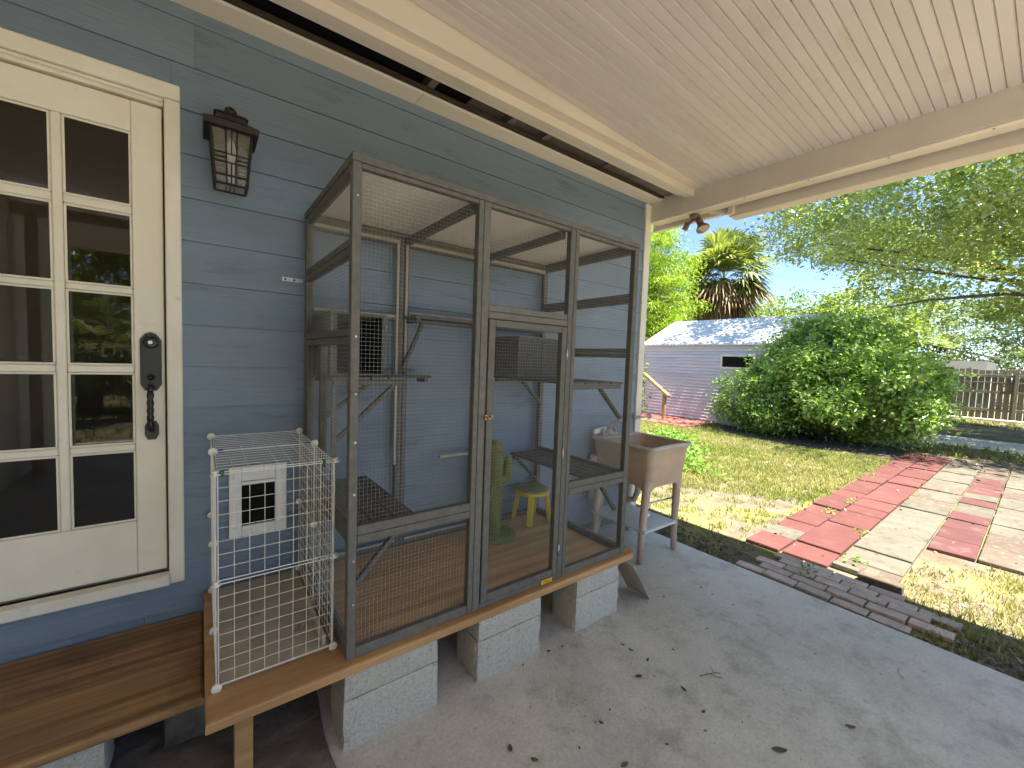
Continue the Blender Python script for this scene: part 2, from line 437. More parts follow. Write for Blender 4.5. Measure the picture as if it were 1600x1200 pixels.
class MB:
    def __init__(s):
        s.v = []
        s.f = []
        s.mi = []
        s.sm = []
        s.mats = []
    def _m(s, m):
        if m is None:
            return 0
        if m not in s.mats:
            s.mats.append(m)
        return s.mats.index(m)
    def add(s, vs, fs, m=None, smooth=False):
        k = len(s.v)
        s.v += [tuple(x) for x in vs]
        i = s._m(m)
        for f in fs:
            s.f.append(tuple(k+q for q in f))
            s.mi.append(i)
            s.sm.append(smooth)
        return s
    def box(s, x0, x1, y0, y1, z0, z1, ch=.002, m=None, rot=None):
        c = Vector(((x0+x1)/2, (y0+y1)/2, (z0+z1)/2))
        h = Vector((abs(x1-x0)/2, abs(y1-y0)/2, abs(z1-z0)/2))
        ch = min(ch, min(h)*.6)
        vs = []
        idx = {}
        for sx in (-1, 1):
            for sy in (-1, 1):
                for sz in (-1, 1):
                    for a in range(3):
                        p = [h.x-ch, h.y-ch, h.z-ch]
                        p[a] += ch
                        idx[(sx, sy, sz, a)] = len(vs)
                        vs.append(Vector((sx*p[0], sy*p[1], sz*p[2])))
        fs = []
        for a in range(3):
            b, d = (a+1) % 3, (a+2) % 3
            for sg in (-1, 1):
                q = []
                for (u, w_) in ((-1, -1), (1, -1), (1, 1), (-1, 1)):
                    k = [0, 0, 0]
                    k[a], k[b], k[d] = sg, u, w_
                    q.append(idx[(*k, a)])
                fs.append(q if sg > 0 else q[::-1])
            for sb in (-1, 1):
                for sd in (-1, 1):
                    q = []
                    for (sa, ax) in ((-1, b), (1, b), (1, d), (-1, d)):
                        k = [0, 0, 0]
                        k[a], k[b], k[d] = sa, sb, sd
                        q.append(idx[(*k, ax)])
                    fs.append(q if sb*sd > 0 else q[::-1])
        for sx in (-1, 1):
            for sy in (-1, 1):
                for sz in (-1, 1):
                    q = [idx[(sx, sy, sz, a)] for a in range(3)]
                    fs.append(q if sx*sy*sz > 0 else q[::-1])
        if rot is not None:
            vs = [rot @ p for p in vs]
        return s.add([p+c for p in vs], fs, m)
    def bar(s, p0, p1, wa, wb, up=(0, 0, 1), ch=.002, m=None):
        p0, p1 = Vector(p0), Vector(p1)
        d = (p1-p0)
        ln = d.length
        d.normalize()
        u = Vector(up)
        sd = d.cross(u)
        if sd.length < 1e-4:
            sd = d.cross(Vector((1, 0, 0)))
        sd.normalize()
        u = sd.cross(d)
        rot = Matrix((d, sd, u)).transposed()
        c = (p0+p1)/2
        return s.box(c.x-ln/2, c.x+ln/2, c.y-wa/2, c.y+wa/2, c.z-wb/2, c.z+wb/2, ch, m, rot)
    def wire(s, p0, p1, r, m=None):
        p0, p1 = Vector(p0), Vector(p1)
        d = (p1-p0).normalized()
        a = d.cross(Vector((.31, .57, .76))).normalized()
        b = d.cross(a)
        vs = []
        for p in (p0, p1):
            for k in range(4):
                t = math.pi/4+k*math.pi/2
                vs.append(p+r*(math.cos(t)*a+math.sin(t)*b))
        return s.add(vs, [(0, 1, 5, 4), (1, 2, 6, 5), (2, 3, 7, 6), (3, 0, 4, 7)], m)
    def tube(s, pts, rad, n=10, m=None, caps=True):
        pts = [Vector(p) for p in pts]
        rad = rad if isinstance(rad, (list, tuple)) else [rad]*len(pts)
        vs = []
        ref = None
        for i, p in enumerate(pts):
            d = (pts[min(i+1, len(pts)-1)]-pts[max(i-1, 0)]).normalized()
            if ref is None:
                ref = d.cross(Vector((.2, .9, .35))).normalized()
            a = (ref-d*ref.dot(d)).normalized()
            ref = a
            b = d.cross(a)
            for k in range(n):
                t = 2*math.pi*k/n
                vs.append(p+rad[i]*(math.cos(t)*a+math.sin(t)*b))
        fs = []
        for i in range(len(pts)-1):
            for k in range(n):
                fs.append((i*n+k, i*n+(k+1) % n, (i+1)*n+(k+1) % n, (i+1)*n+k))
        s.add(vs, fs, m, True)
        if caps:
            k0 = len(s.v)-len(vs)
            i = s._m(m)
            for q in (list(range(n))[::-1], list(range((len(pts)-1)*n, len(pts)*n))):
                s.f.append(tuple(k0+x for x in q))
                s.mi.append(i)
                s.sm.append(False)
        return s
    def lathe(s, prof, c, n=20, m=None, axis='z'):
        vs = []
        for (r, z) in prof:
            for k in range(n):
                t = 2*math.pi*k/n
                p = (r*math.cos(t), r*math.sin(t), z)
                if axis == 'y':
                    p = (p[0], p[2], p[1])
                elif axis == 'x':
                    p = (p[2], p[0], p[1])
                vs.append(Vector(p)+Vector(c))
        fs = []
        for i in range(len(prof)-1):
            for k in range(n):
                q = (i*n+k, i*n+(k+1) % n, (i+1)*n+(k+1) % n, (i+1)*n+k)
                fs.append(q if axis != 'y' else q[::-1])
        s.add(vs, fs, m, True)
        k0 = len(s.v)-len(vs)
        i = s._m(m)
        for q in (list(range(n))[::-1], list(range((len(prof)-1)*n, len(prof)*n))):
            s.f.append(tuple(k0+x for x in (q if axis != 'y' else q[::-1])))
            s.mi.append(i)
            s.sm.append(False)
        return s
    def prism(s, poly, ax, a0, a1, m=None):
        # poly: list of 2D points in the two other axes (cyclic order x->y->z without ax)
        def P(p, t):
            return {'y': (p[0], t, p[1]), 'x': (t, p[0], p[1]), 'z': (p[0], p[1], t)}[ax]
        n = len(poly)
        vs = [P(p, a0) for p in poly]+[P(p, a1) for p in poly]
        fs = [tuple(range(n)), tuple(range(2*n-1, n-1, -1))]+[(k, k+n, (k+1) % n+n, (k+1) % n) for k in range(n)]
        return s.add(vs, fs, m)
    def build(s, name, mat=None, parent=None, origin=None, fixn=False):
        me = bpy.data.meshes.new(name)
        v = np.array(s.v, dtype=np.float64)
        if origin is None:
            origin = (v.min(0)+v.max(0))/2
        o3 = np.array(origin, dtype=np.float64)
        me.from_pydata((v-o3).tolist(), [], s.f)
        ms = s.mats if s.mats else [mat]
        if s.mats and mat is not None and mat not in s.mats:
            pass
        for m in ms:
            me.materials.append(m)
        if len(ms) > 1:
            me.polygons.foreach_set('material_index', s.mi)
        me.polygons.foreach_set('use_smooth', s.sm)
        if fixn:
            bm = bmesh.new()
            bm.from_mesh(me)
            bmesh.ops.recalc_face_normals(bm, faces=bm.faces)
            bm.to_mesh(me)
            bm.free()
        me.update()
        ob = bpy.data.objects.new(name, me)
        return link(ob, parent, tuple(o3))

def Box(name, mat, parent, x0, x1, y0, y1, z0, z1, ch=.002, rot=None):
    return MB().box(x0, x1, y0, y1, z0, z1, ch, None, rot).build(name, mat, parent)

def Bar(name, mat, parent, p0, p1, wa, wb, up=(0, 0, 1), ch=.002):
    return MB().bar(p0, p1, wa, wb, up, ch).build(name, mat, parent)

def inst(o, parent, wloc, mat=None):
    c = o.copy()
    for k in list(c.keys()):
        if k in ('label', 'category'):
            del c[k]
    c.parent = None
    link(c, parent, wloc)
    return c

def leaves_mesh(name, pos, size, mat, parent, droop=.2, aspect=.42, normals=None, up=.3):
    n = len(pos)
    d = nrg.normal(size=(n, 3))*np.array([1, 1, .7])
    d[:, 2] -= droop
    d /= np.linalg.norm(d, axis=1)[:, None]
    nn = nrg.normal(size=(n, 3))
    nn[:, 2] += up*3
    sd = np.cross(d, nn)
    sd /= np.linalg.norm(sd, axis=1)[:, None]+1e-9
    nv = np.cross(sd, d)
    s = size*(.65+.7*nrg.random((n, 1)))
    fold = .18
    v = np.empty((n, 4, 3))
    v[:, 0] = pos
    v[:, 1] = pos+d*s*.5+sd*s*aspect*.5+nv*s*fold*.5
    v[:, 2] = pos+d*s
    v[:, 3] = pos+d*s*.5-sd*s*aspect*.5+nv*s*fold*.5
    idx = np.arange(n)[:, None]*4
    tris = np.concatenate([idx+np.array([[0, 1, 2]]), idx+np.array([[0, 2, 3]])], 1).reshape(-1)
    return np_mesh(name, v.reshape(-1, 3), tris, mat, parent)

def np_mesh(name, v, tris, mat, parent, smooth=False):
    o3 = (v.min(0)+v.max(0))/2
    if parent is None:
        o3 = np.array([o3[0], o3[1], v[:, 2].min()])
    me = bpy.data.meshes.new(name)
    me.vertices.add(len(v))
    me.vertices.foreach_set('co', (v-o3).astype(np.float32).reshape(-1))
    nt_ = len(tris)//3
    me.loops.add(len(tris))
    me.loops.foreach_set('vertex_index', tris.astype(np.int32))
    me.polygons.add(nt_)
    me.polygons.foreach_set('loop_start', np.arange(0, len(tris), 3, dtype=np.int32))
    me.polygons.foreach_set('loop_total', np.full(nt_, 3, dtype=np.int32))
    if smooth:
        me.polygons.foreach_set('use_smooth', np.ones(nt_, dtype=bool))
    me.materials.append(mat)
    me.update(calc_edges=True)
    me.validate()
    ob = bpy.data.objects.new(name, me)
    return link(ob, parent, tuple(o3))

# ---------------------------------------------------------------- ground
def sheet(name, mat, x0, x1, y0, y1, z, kind='structure', nx=1, ny=1, amp=0):
    vs, fs = [], []
    for i in range(nx+1):
        for j in range(ny+1):
            dz = amp*(nrg.random()-.5) if 0 < i < nx and 0 < j < ny else 0
            vs.append((x0+(x1-x0)*i/nx, y0+(y1-y0)*j/ny, z+dz))
    for i in range(nx):
        for j in range(ny):
            a = i*(ny+1)+j
            fs.append((a, a+ny+1, a+ny+2, a+1))
    o = MB().add(vs, fs, None, True).build(name, mat)
    tag(o, kind=kind)
    return o
G = -.05
ground = sheet('ground', m_ground, -300, 300, -300, 300, G)
patio = MB().box(-1.6, 3.25, -6.4, .12, -.20, 0, .008).build('patio_slab', m_patio)
tag(patio, kind='structure')
# slightly irregular, rougher old concrete under the platforms
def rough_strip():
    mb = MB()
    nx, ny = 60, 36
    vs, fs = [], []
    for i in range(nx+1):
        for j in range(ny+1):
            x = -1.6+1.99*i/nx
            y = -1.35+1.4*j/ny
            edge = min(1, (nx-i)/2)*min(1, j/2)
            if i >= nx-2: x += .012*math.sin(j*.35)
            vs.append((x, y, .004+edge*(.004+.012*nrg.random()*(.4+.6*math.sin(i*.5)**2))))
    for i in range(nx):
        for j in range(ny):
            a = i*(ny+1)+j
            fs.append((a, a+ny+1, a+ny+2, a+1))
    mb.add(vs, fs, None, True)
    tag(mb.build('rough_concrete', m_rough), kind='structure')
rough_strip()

# ---------------------------------------------------------------- house
house = thing('house', (0, 0, 0), 'blue grey clapboard house with cream trim and a glazed door', 'house')
EX = .189
S0 = 2.548
def siding(x0, x1, zb, zt, nm='siding_board'):
    mb = MB()
    # wedge: bottom edge 14 mm proud, top 4 mm
    mb.prism([(-.014, zb), (-.0138, zb+.002), (-.004, zt), (.02, zt), (.02, zb)], 'x', x0, x1)
    return mb.build(nm, m_siding, house)
DX0, DX1, DZ0, DZ1 = -1.06, -.066, .412, 2.632    # door casing outer limits
for k in range(-2, 14):
    zb = S0-k*EX
    zt = min(zb+EX-.001, 2.985)
    zb = max(zb, .06)
    if zt <= zb: continue
    spans = [(-1.6, 3.275)]
    if zb < DZ1-.03 and zt > DZ0+.03:
        spans = [(-1.6, DX0+.03), (DX1-.03, 3.275)]
        if zb < DZ0-.005: spans = [(-1.6, 3.275)]
        if zt > DZ1+.004: siding(DX0+.031, DX1-.031, DZ1+.001, zt)
    for (a, b) in spans:
        if b-a > 2.4 and k % 3 != 0:
            j = a+(b-a)*(.25+.5*rng.random())
            if a < .1 < b and .0 < j < .45: j += .8
            siding(a, j-.0008, zb, zt)
            siding(j+.0008, b, zb, zt)
        else:
            siding(a, b, zb, zt)
# sheathing behind the boards, round the door opening
mb = MB()
mb.box(-1.6, -1.0, .02, .12, 0, 3.2)
mb.box(-.125, 3.33, .02, .12, 0, 3.2)
mb.box(-1.0, -.125, .02, .12, 2.56, 3.2)
mb.box(-1.0, -.125, .02, .12, 0, .43)
mb.build('wall_sheathing', m_joist, house)
mb = MB()
mb.box(3.277, 3.362, -.026, 0.12, .02, 2.97, .003)
mb.build('corner_board', m_trim, house)
mb = MB()
mb.box(3.30, 3.33, .125, 8.0, 0, 3.0)
mb.box(-8, 3.30, 8.0, 8.1, 0, 3.0)
mb.build('rear_wall', m_siding, house)
mb = MB().add([(3.7, -0.05, 3.28), (3.7, 8.5, 3.28), (3.7, 4, 4.9), (-8.5, -0.05, 3.28), (-8.5, 8.5, 3.28), (-8.5, 4, 4.9)],
              [(0, 2, 5, 3), (2, 1, 4, 5), (0, 1, 2), (3, 5, 4), (0, 3, 4, 1)])
mb.build('roof', m_joist, house)
# dim room behind the door
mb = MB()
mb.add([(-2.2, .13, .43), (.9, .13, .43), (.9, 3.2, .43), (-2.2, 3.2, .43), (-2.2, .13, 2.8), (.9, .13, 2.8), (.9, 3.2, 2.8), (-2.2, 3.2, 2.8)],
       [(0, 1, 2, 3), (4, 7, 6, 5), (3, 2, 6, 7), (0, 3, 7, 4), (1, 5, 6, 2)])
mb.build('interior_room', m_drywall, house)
# casing
Box('door_casing', m_trim, house, DX0, DX0+.065, -.022, .0195, DZ0, DZ1-.066, .004)
Box('door_casing', m_trim, house, DX1-.055, DX1, -.024, .0195, DZ0, DZ1-.066, .004)
Box('door_casing', m_trim, house, DX0, DX1, -.026, .0195, DZ1-.064, DZ1, .004)
Box('door_jamb', m_trim, house, -.1225, -.114, .0, .12, .47, 2.565, .002)
Box('door_jamb', m_trim, house, -1.012, -1.003, .0, .12, .47, 2.565, .002)
hd = Box('door_head', m_trim, house, -1.0, -.1245, .004, .12, 2.538, 2.5665, .002)
Box('head_stop', m_trim, house, -1.0, -.1245, -.008, .0025, 2.553, 2.566, .002)
Box('door_sill', m_trim, house, -1.03, -.117, -.06, .12, .42, .468, .006)
# door
door = MB().box(-.995, -.893, .016, .058, .475, 2.53, .003).box(-.2315, -.130, .016, .058, .475, 2.53, .003) \
    .box(-.892, -.2325, .018, .056, 2.403, 2.53, .002).box(-.892, -.2325, .018, .056, .475, .718, .002).build('door', m_door, house)
rows = [(2.402, 2.094), (2.058, 1.745), (1.718, 1.411), (1.379, 1.066), (1.036, .719)]
cols = [(-.891, -.703), (-.669, -.468), (-.436, -.2325)]
for a, b in ((-.702, -.670), (-.467, -.437)):
    MB().box(a, b, .020, .054, .7185, 2.4025, .004).build('muntin', m_door, door)
for i in range(4):
    for (a, b) in cols:
        MB().box(a+.0005, b-.0005, .021, .053, rows[i+1][0]+.001, rows[i][1]-.001, .004).build('muntin', m_door, door)
for (zt, zb) in rows:
    for (a, b) in cols:
        # stepped glazing bead then the pane
        mb = MB()
        t = .008
        mb.box(a, b, .026, .034, zt-t, zt, .002).box(a, b, .026, .034, zb, zb+t, .002)
        mb.box(a, a+t, .026, .034, zb+t, zt-t, .002).box(b-t, b, .026, .034, zb+t, zt-t, .002)
        mb.build('glazing_bead', m_door, door)
        mb = MB().add([(a+.001, .036, zb+.001), (b-.001, .036, zb+.001), (b-.001, .036, zt-.001), (a+.001, .036, zt-.001)], [(0, 1, 2, 3)])
        mb.build('pane', m_glass, door)
# door handle set
mb = MB()
cx = -.176
top = [(cx-.036, 1.33), (cx-.020, 1.302), (cx+.020, 1.302), (cx+.036, 1.33), (cx+.036, 1.525), (cx+.027, 1.54), (cx+.018, 1.553), (cx, 1.560), (cx-.018, 1.553), (cx-.027, 1.54), (cx-.036, 1.525)]
mb.prism([(x, z) for x, z in top], 'y', .004, .0155)
mb.lathe([(.027, 0), (.027, -.010), (.022, -.014), (.010, -.015)], (cx, .004, 1.515), 18, None, 'y')
mb.lathe([(.009, 0), (.009, -.004)], (cx, -.011, 1.515), 10, m_steel, 'y')
mb.prism([(cx-.024, 1.105), (cx-.014, 1.083), (cx+.014, 1.083), (cx+.024, 1.105), (cx+.024, 1.145), (cx+.014, 1.165), (cx-.014, 1.165), (cx-.024, 1.145)], 'y', .004, .0155)
mb.tube([(cx, .004, 1.318), (cx, -.03, 1.322), (cx, -.045, 1.30)], .011, 8)
pts, rad = [], []
for i in range(22):
    t = i/21
    pts.append((cx, -.045-.012*math.sin(math.pi*t), 1.30-.16*t))
    rad.append(.0095+.004*abs(math.sin(t*math.pi*5)))
mb.tube(pts, rad, 10)
mb.tube([(cx, -.045, 1.14), (cx, -.03, 1.125), (cx, .004, 1.125)], .011, 8)
mb.tube([(cx, .004, 1.36), (cx, -.022, 1.362), (cx, -.03, 1.355)], [.012, .012, .008], 8)
mb.mats = [m_black] + [x for x in mb.mats if x is not m_black]
# first material slot is black: shift the steel key cylinder to slot 1
mb.mi = [0]*len(mb.f)
n_key = 0
mb.build('door_handle', m_black, door, fixn=True)
kc = MB().lathe([(.008, 0), (.008, -.003)], (cx, -.0152, 1.515), 10, None, 'y').build('key_cylinder', m_steel, door)
# pet door (frame on the siding, dark flap)
pet = MB()
px0, px1, pz0, pz1 = .105, .353, .573, .923
t = .052
pet.box(px0, px0+t, -.034, -.013, pz0, pz1, .003).box(px1-t, px1, -.034, -.013, pz0, pz1, .003)
pet.box(px0+t+.0005, px1-t-.0005, -.033, -.013, pz1-t-.02, pz1, .003).box(px0+t+.0005, px1-t-.0005, -.033, -.013, pz0, pz0+t, .003)
pet = pet.build('pet_door', m_pet, house)
Box('pet_door_flap', m_void, pet, px0+t+.001, px1-t-.001, -.021, -.0145, pz0+t+.001, pz1-t-.021, .001)
Box('pet_door_rim', m_pet, pet, px0+t+.001, px1-t-.001, -.040, -.0215, pz1-t-.034, pz1-t-.0215, .001)
for x in (px0+.02, px1-.02):
    for z in (pz0+.05, pz0+.30):
        MB().lathe([(.004, 0), (.004, -.002), (.001, -.003)], (x, -.034, z), 8, None, 'y').build('screw', m_steel, pet)

# L-wing wall west of the patio (reflected in the door glass)
wing = thing('house_wing', (-1.6, -3.2, 0), 'off white side wing wall closing the left end of the patio', 'house')
Box('wall', m_wall, wing, -1.75, -1.602, -6.9, -.03, 0, 3.25, .002)
wf = MB().box(-1.600, -1.585, -3.6, -3.53, 1.0, 2.2).box(-1.600, -1.585, -2.7, -2.63, 1.0, 2.2).box(-1.600, -1.585, -3.53, -2.7, 2.13, 2.2).box(-1.600, -1.585, -3.53, -2.7, 1.0, 1.07).build('window', m_trim, wing)
Box('pane', m_void, wf, -1.600, -1.592, -3.53, -2.7, 1.07, 2.13, .001)

# ---------------------------------------------------------------- patio roof
roof = thing('patio_roof', (1.6, -3.2, 2.9), 'pale painted patio cover with beadboard ceiling and timber beams', 'patio cover')
def ceil_z(x): return 3.150-.048*x
bw = .0525
YR = -4.4      # rear edge of the cover, pulled forward to let sun onto the slab
first = None
yb = -.515
nb = 0
ang = math.atan(.048)
while yb > YR+.05:
    if first is None:
        mb = MB()
        prof = [(.0002, .0), (.0002, -.004), (.0045, -.0125), (bw-.0065, -.0125), (bw-.0040, -.005), (bw-.0035, -.004), (bw-.0004, -.004), (bw-.0004, 0)]
        vs, fs = [], []
        for x in (-1.59, 3.343):
            for (py, pz) in prof:
                vs.append((x, yb-py, ceil_z(x)+.0125+pz))
        n = len(prof)
        for k in range(n):
            fs.append((k, (k+1) % n, n+(k+1) % n, n+k))
        mb.add(vs, fs)
        first = mb.build('ceiling_board', m_ceil, roof, fixn=True)
        o0 = WL[first].copy()
        y0 = yb
    else:
        inst(first, roof, (o0.x, o0.y+(yb-y0), o0.z+rng.uniform(-.0006, .0006)))
    yb -= bw
    nb += 1
# roof deck above
def slab(name, mat, pts, th, parent):
    n = len(pts)
    vs = [Vector(p) for p in pts]+[Vector(p)+Vector((0, 0, th)) for p in pts]
    fs = [tuple(range(n))[::-1], tuple(range(n, 2*n))]+[(k, (k+1) % n, n+(k+1) % n, n+k) for k in range(n)]
    return MB().add(vs, fs).build(name, mat, parent, fixn=True)
slab('roof_deck', m_joist, [(-1.7, .0, ceil_z(-1.7)+.02), (3.34, .0, ceil_z(3.34)+.02), (3.34, YR, ceil_z(3.34)+.02), (-1.7, YR, ceil_z(-1.7)+.02)], .05, roof)
slab('roof_deck', m_ceil, [(-1.7, YR-.002, 3.0), (-.75, YR-.002, 3.0), (-.75, -6.9, 3.0), (-1.7, -6.9, 3.0)], .05, roof)  # unseen return of the cover, added to keep the wing wall dim
slab('roof_edge', m_beam, [(3.342, .0, 3.02), (3.685, .0, 2.992), (3.685, YR, 2.992), (3.342, YR, 3.02)], .05, roof)
# boxed beam beside the beadboard
def tilt_beam(name, mat, y0, y1, zb, x0=-1.59, x1=3.343, zt=None):
    vs = []
    for x in (x0, x1):
        z1 = (ceil_z(x)+.012) if zt is None else zt
        vs += [(x, y0, zb), (x, y1, zb), (x, y1, z1), (x, y0, z1)]
    return MB().add(vs, [(0, 1, 2, 3), (4, 7, 6, 5), (0, 4, 5, 1), (1, 5, 6, 2), (2, 6, 7, 3), (3, 7, 4, 0)]).build(name, mat, roof, fixn=True)
tilt_beam('ledger_beam', m_beam, -.445, -.385, 2.932)
tilt_beam('ceiling_trim', m_beam, -.512, -.4455, 2.985, zt=None)
# soffit planks either side of the open vent gap
Box('soffit_plank', m_soffit, roof, -1.59, 1.02, -.128, -.003, 2.985, 3.000, .002)
Box('soffit_plank', m_soffit, roof, 1.022, 3.343, -.128, -.003, 2.985, 3.000, .002)
Box('soffit_lip', m_soffit, roof, -1.59, 3.343, -.140, -.1285, 2.984, 2.996, .003)
Box('soffit_lip', m_soffit, roof, -1.59, 3.343, -.296, -.284, 2.982, 2.996, .003)
Box('soffit_plank', m_soffit, roof, -1.59, 3.343, -.383, -.2965, 2.974, 2.990, .002)
Box('vent_batten', m_felt, roof, -1.59, 3.343, -.158, -.1405, 2.999, 3.016, .001)
Box('vent_cavity', m_void, roof, -1.59, 3.343, -.375, -.005, 3.105, 3.115, .001)  # black sheets standing in for the shade up in the gap
Box('vent_cavity', m_void, roof, -1.59, 3.343, -.384, -.3755, 2.985, 3.105, .001)
jx = [.10, 1.06, 1.62, 1.92, 2.55, 3.18]
for x in jx:
    Box('joist', m_joist, roof, x-.022, x+.022, -.37, -.02, 3.035, 3.10, .002)
# end beam, underside strip, outer fascia
Box('cross_beam', m_beam, roof, 3.345, 3.50, YR, .0, 2.822, 3.012, .004)
Box('beam_strip', m_soffit, roof, 3.348, 3.385, YR, .0, 2.812, 2.821, .002)
Box('outer_fascia', m_beam, roof, 3.535, 3.655, YR, -.655, 2.752, 2.99, .004)
Box('fascia_return', m_beam, roof, 3.50, 3.534, -.70, -.655, 2.765, 2.985, .003)
Box('eave_board', m_soffit, roof, 3.56, 3.61, -.65, .10, 2.80, 2.985, .003)
Bar('eave_bracket', m_beam, roof, (3.50, -.50, 2.84), (3.56, -.66, 2.80), .03, .05)
for k in range(7):
    MB().lathe([(.006, 0), (.006, -.002)], (3.366, -.85-.42*k, 2.812), 8).build('screw', m_joist, roof)
for y in (YR+.08,):
    Box('rear_beam', m_beam, roof, -1.59, 3.344, y-.07, y+.07, 2.86, 2.98, .004)  # raised to let more sky light in under the cover
for x in (-1.45, 1.2, 3.42):
    Box('support_post', m_beam, roof, x-.05, x+.05, YR+.03, YR+.13, .0, 2.86 if x < 3.3 else 2.82, .004)

# twin flood light under the eave
fl = thing('flood_light', (3.47, -.40, 2.80), 'brown twin head flood light fixed under the eave at the end of the wall', 'flood light')
MB().lathe([(.045, .0), (.045, -.018), (.03, -.03)], (3.45, -.40, 2.808), 14).build('base', m_flood, fl)
MB().tube([(3.45, -.40, 2.785), (3.445, -.375, 2.765), (3.44, -.352, 2.748)], .012, 8).tube([(3.437, -.345, 2.755), (3.425, -.325, 2.70)], [.022, .026], 12).build('lamp_head', m_flood, fl)
h2 = MB().tube([(3.45, -.41, 2.785), (3.452, -.43, 2.77)], .012, 8).tube([(3.455, -.425, 2.778), (3.452, -.462, 2.715)], [.026, .028], 12) \
    .tube([(3.452, -.462, 2.716), (3.45, -.475, 2.69), (3.448, -.482, 2.678)], [.030, .052, .056], 16).build('lamp_head', m_flood, fl)
MB().tube([(3.448, -.4822, 2.6775), (3.4475, -.4835, 2.674)], [.052, .046], 16).build('lens', m_floodlens, h2)

# ---------------------------------------------------------------- wall lantern
lan = thing('wall_lantern', (.11, -.02, 2.36), 'dark bronze craftsman wall lantern with seeded glass beside the door', 'wall lamp')
lx, ly = .112, -.125
Box('back_plate', m_bronze, lan, .052, .150, -.032, -.0145, 2.30, 2.53, .004)
MB().box(lx-.020, lx+.020, -.07, -.0325, 2.455, 2.50, .003).build('arm', m_bronze, lan)
cap = MB()
def frus(mb, x, y, a0, a1, z0, z1, m=None):
    vs = [(x+sx*a0, y+sy*a0, z0) for sx, sy in ((-1, -1), (1, -1), (1, 1), (-1, 1))]+[(x+sx*a1, y+sy*a1, z1) for sx, sy in ((-1, -1), (1, -1), (1, 1), (-1, 1))]
    return mb.add(vs, [(3, 2, 1, 0), (4, 5, 6, 7), (0, 1, 5, 4), (1, 2, 6, 5), (2, 3, 7, 6), (3, 0, 4, 7)], m)
frus(cap, lx, ly, .098, .100, 2.437, 2.462)
frus(cap, lx, ly, .099, .060, 2.4625, 2.486)
frus(cap, lx, ly, .056, .056, 2.4865, 2.508)
frus(cap, lx, ly, .062, .050, 2.5085, 2.520)
cap = cap.build('cap', m_bronze, lan)
MB().lathe([(.012, 0), (.020, .008), (.024, .02), (.022, .034), (.010, .044), (.002, .047)], (lx, ly, 2.520), 16).build('finial', m_bronze, cap)
a1, a0, zt, zb2 = .074, .058, 2.437, 2.215
fr = MB()
def lp(sx, sy, t):   # corner point of the tapered body, t=0 bottom
    a = a0+(a1-a0)*t
    return Vector((lx+sx*a, ly+sy*a, zb2+(zt-zb2)*t))
for sx, sy in ((-1, -1), (1, -1), (1, 1), (-1, 1)):
    fr.bar(lp(sx, sy, 0), lp(sx, sy, 1), .009, .009)
cs = [(-1, -1), (1, -1), (1, 1), (-1, 1)]
for i in range(4):
    A, Bc = cs[i], cs[(i+1) % 4]
    for t in (.0, .16):
        fr.bar(lp(*A, t), lp(*Bc, t), .009, .008)
def face_bar(A, Bc, u0, t0, u1, t1):
    p0 = lp(*A, t0).lerp(lp(*Bc, t0), u0)
    p1 = lp(*A, t1).lerp(lp(*Bc, t1), u1)
    fr.bar(p0, p1, .005, .006)
for i in range(4):
    A, Bc = cs[i], cs[(i+1) % 4]
    for u in (.36, .50, .64):
        if u == .5:
            face_bar(A, Bc, u, .0, u, .40); face_bar(A, Bc, u, .56, u, 1)
        else:
            face_bar(A, Bc, u, .0, u, 1)
    for t in (.40, .48, .56):
        if t == .48:
            face_bar(A, Bc, 0, t, .36, t); face_bar(A, Bc, .64, t, 1, t)
        else:
            face_bar(A, Bc, 0, t, 1, t)
fr.build('lantern_frame', m_bronze, lan)
for i in range(4):
    A, Bc = cs[i], cs[(i+1) % 4]
    q = [lp(*A, .02), lp(*Bc, .02), lp(*Bc, .99), lp(*A, .99)]
    ctr = sum(q, Vector())/4
    q = [p.lerp(Vector((lx, ly, p.z)), .05) for p in q]
    MB().add(q, [(0, 1, 2, 3)]).build('glass_pane', m_lampglass, lan)
MB().lathe([(.012, 0), (.017, .02), (.020, .05), (.014, .085), (.004, .105)], (lx, ly-.01, 2.325), 14).lathe([(.014, -.09), (.014, 0)], (lx, ly-.01, 2.325), 12).build('bulb', m_bulb, lan)

# steel strap between the siding and the cage
sp = MB().box(.330, .425, -.0185, -.0155, 1.853, 1.874, .001).build('strap_bracket', m_steel)
tag(sp, 'small bright steel strap screwed to the blue siding left of the cat cage', 'bracket')
for x in (.345, .385):
    MB().lathe([(.005, 0), (.005, -.002)], (x, -.0186, 1.8635), 8, None, 'y').build('screw', m_void, sp)

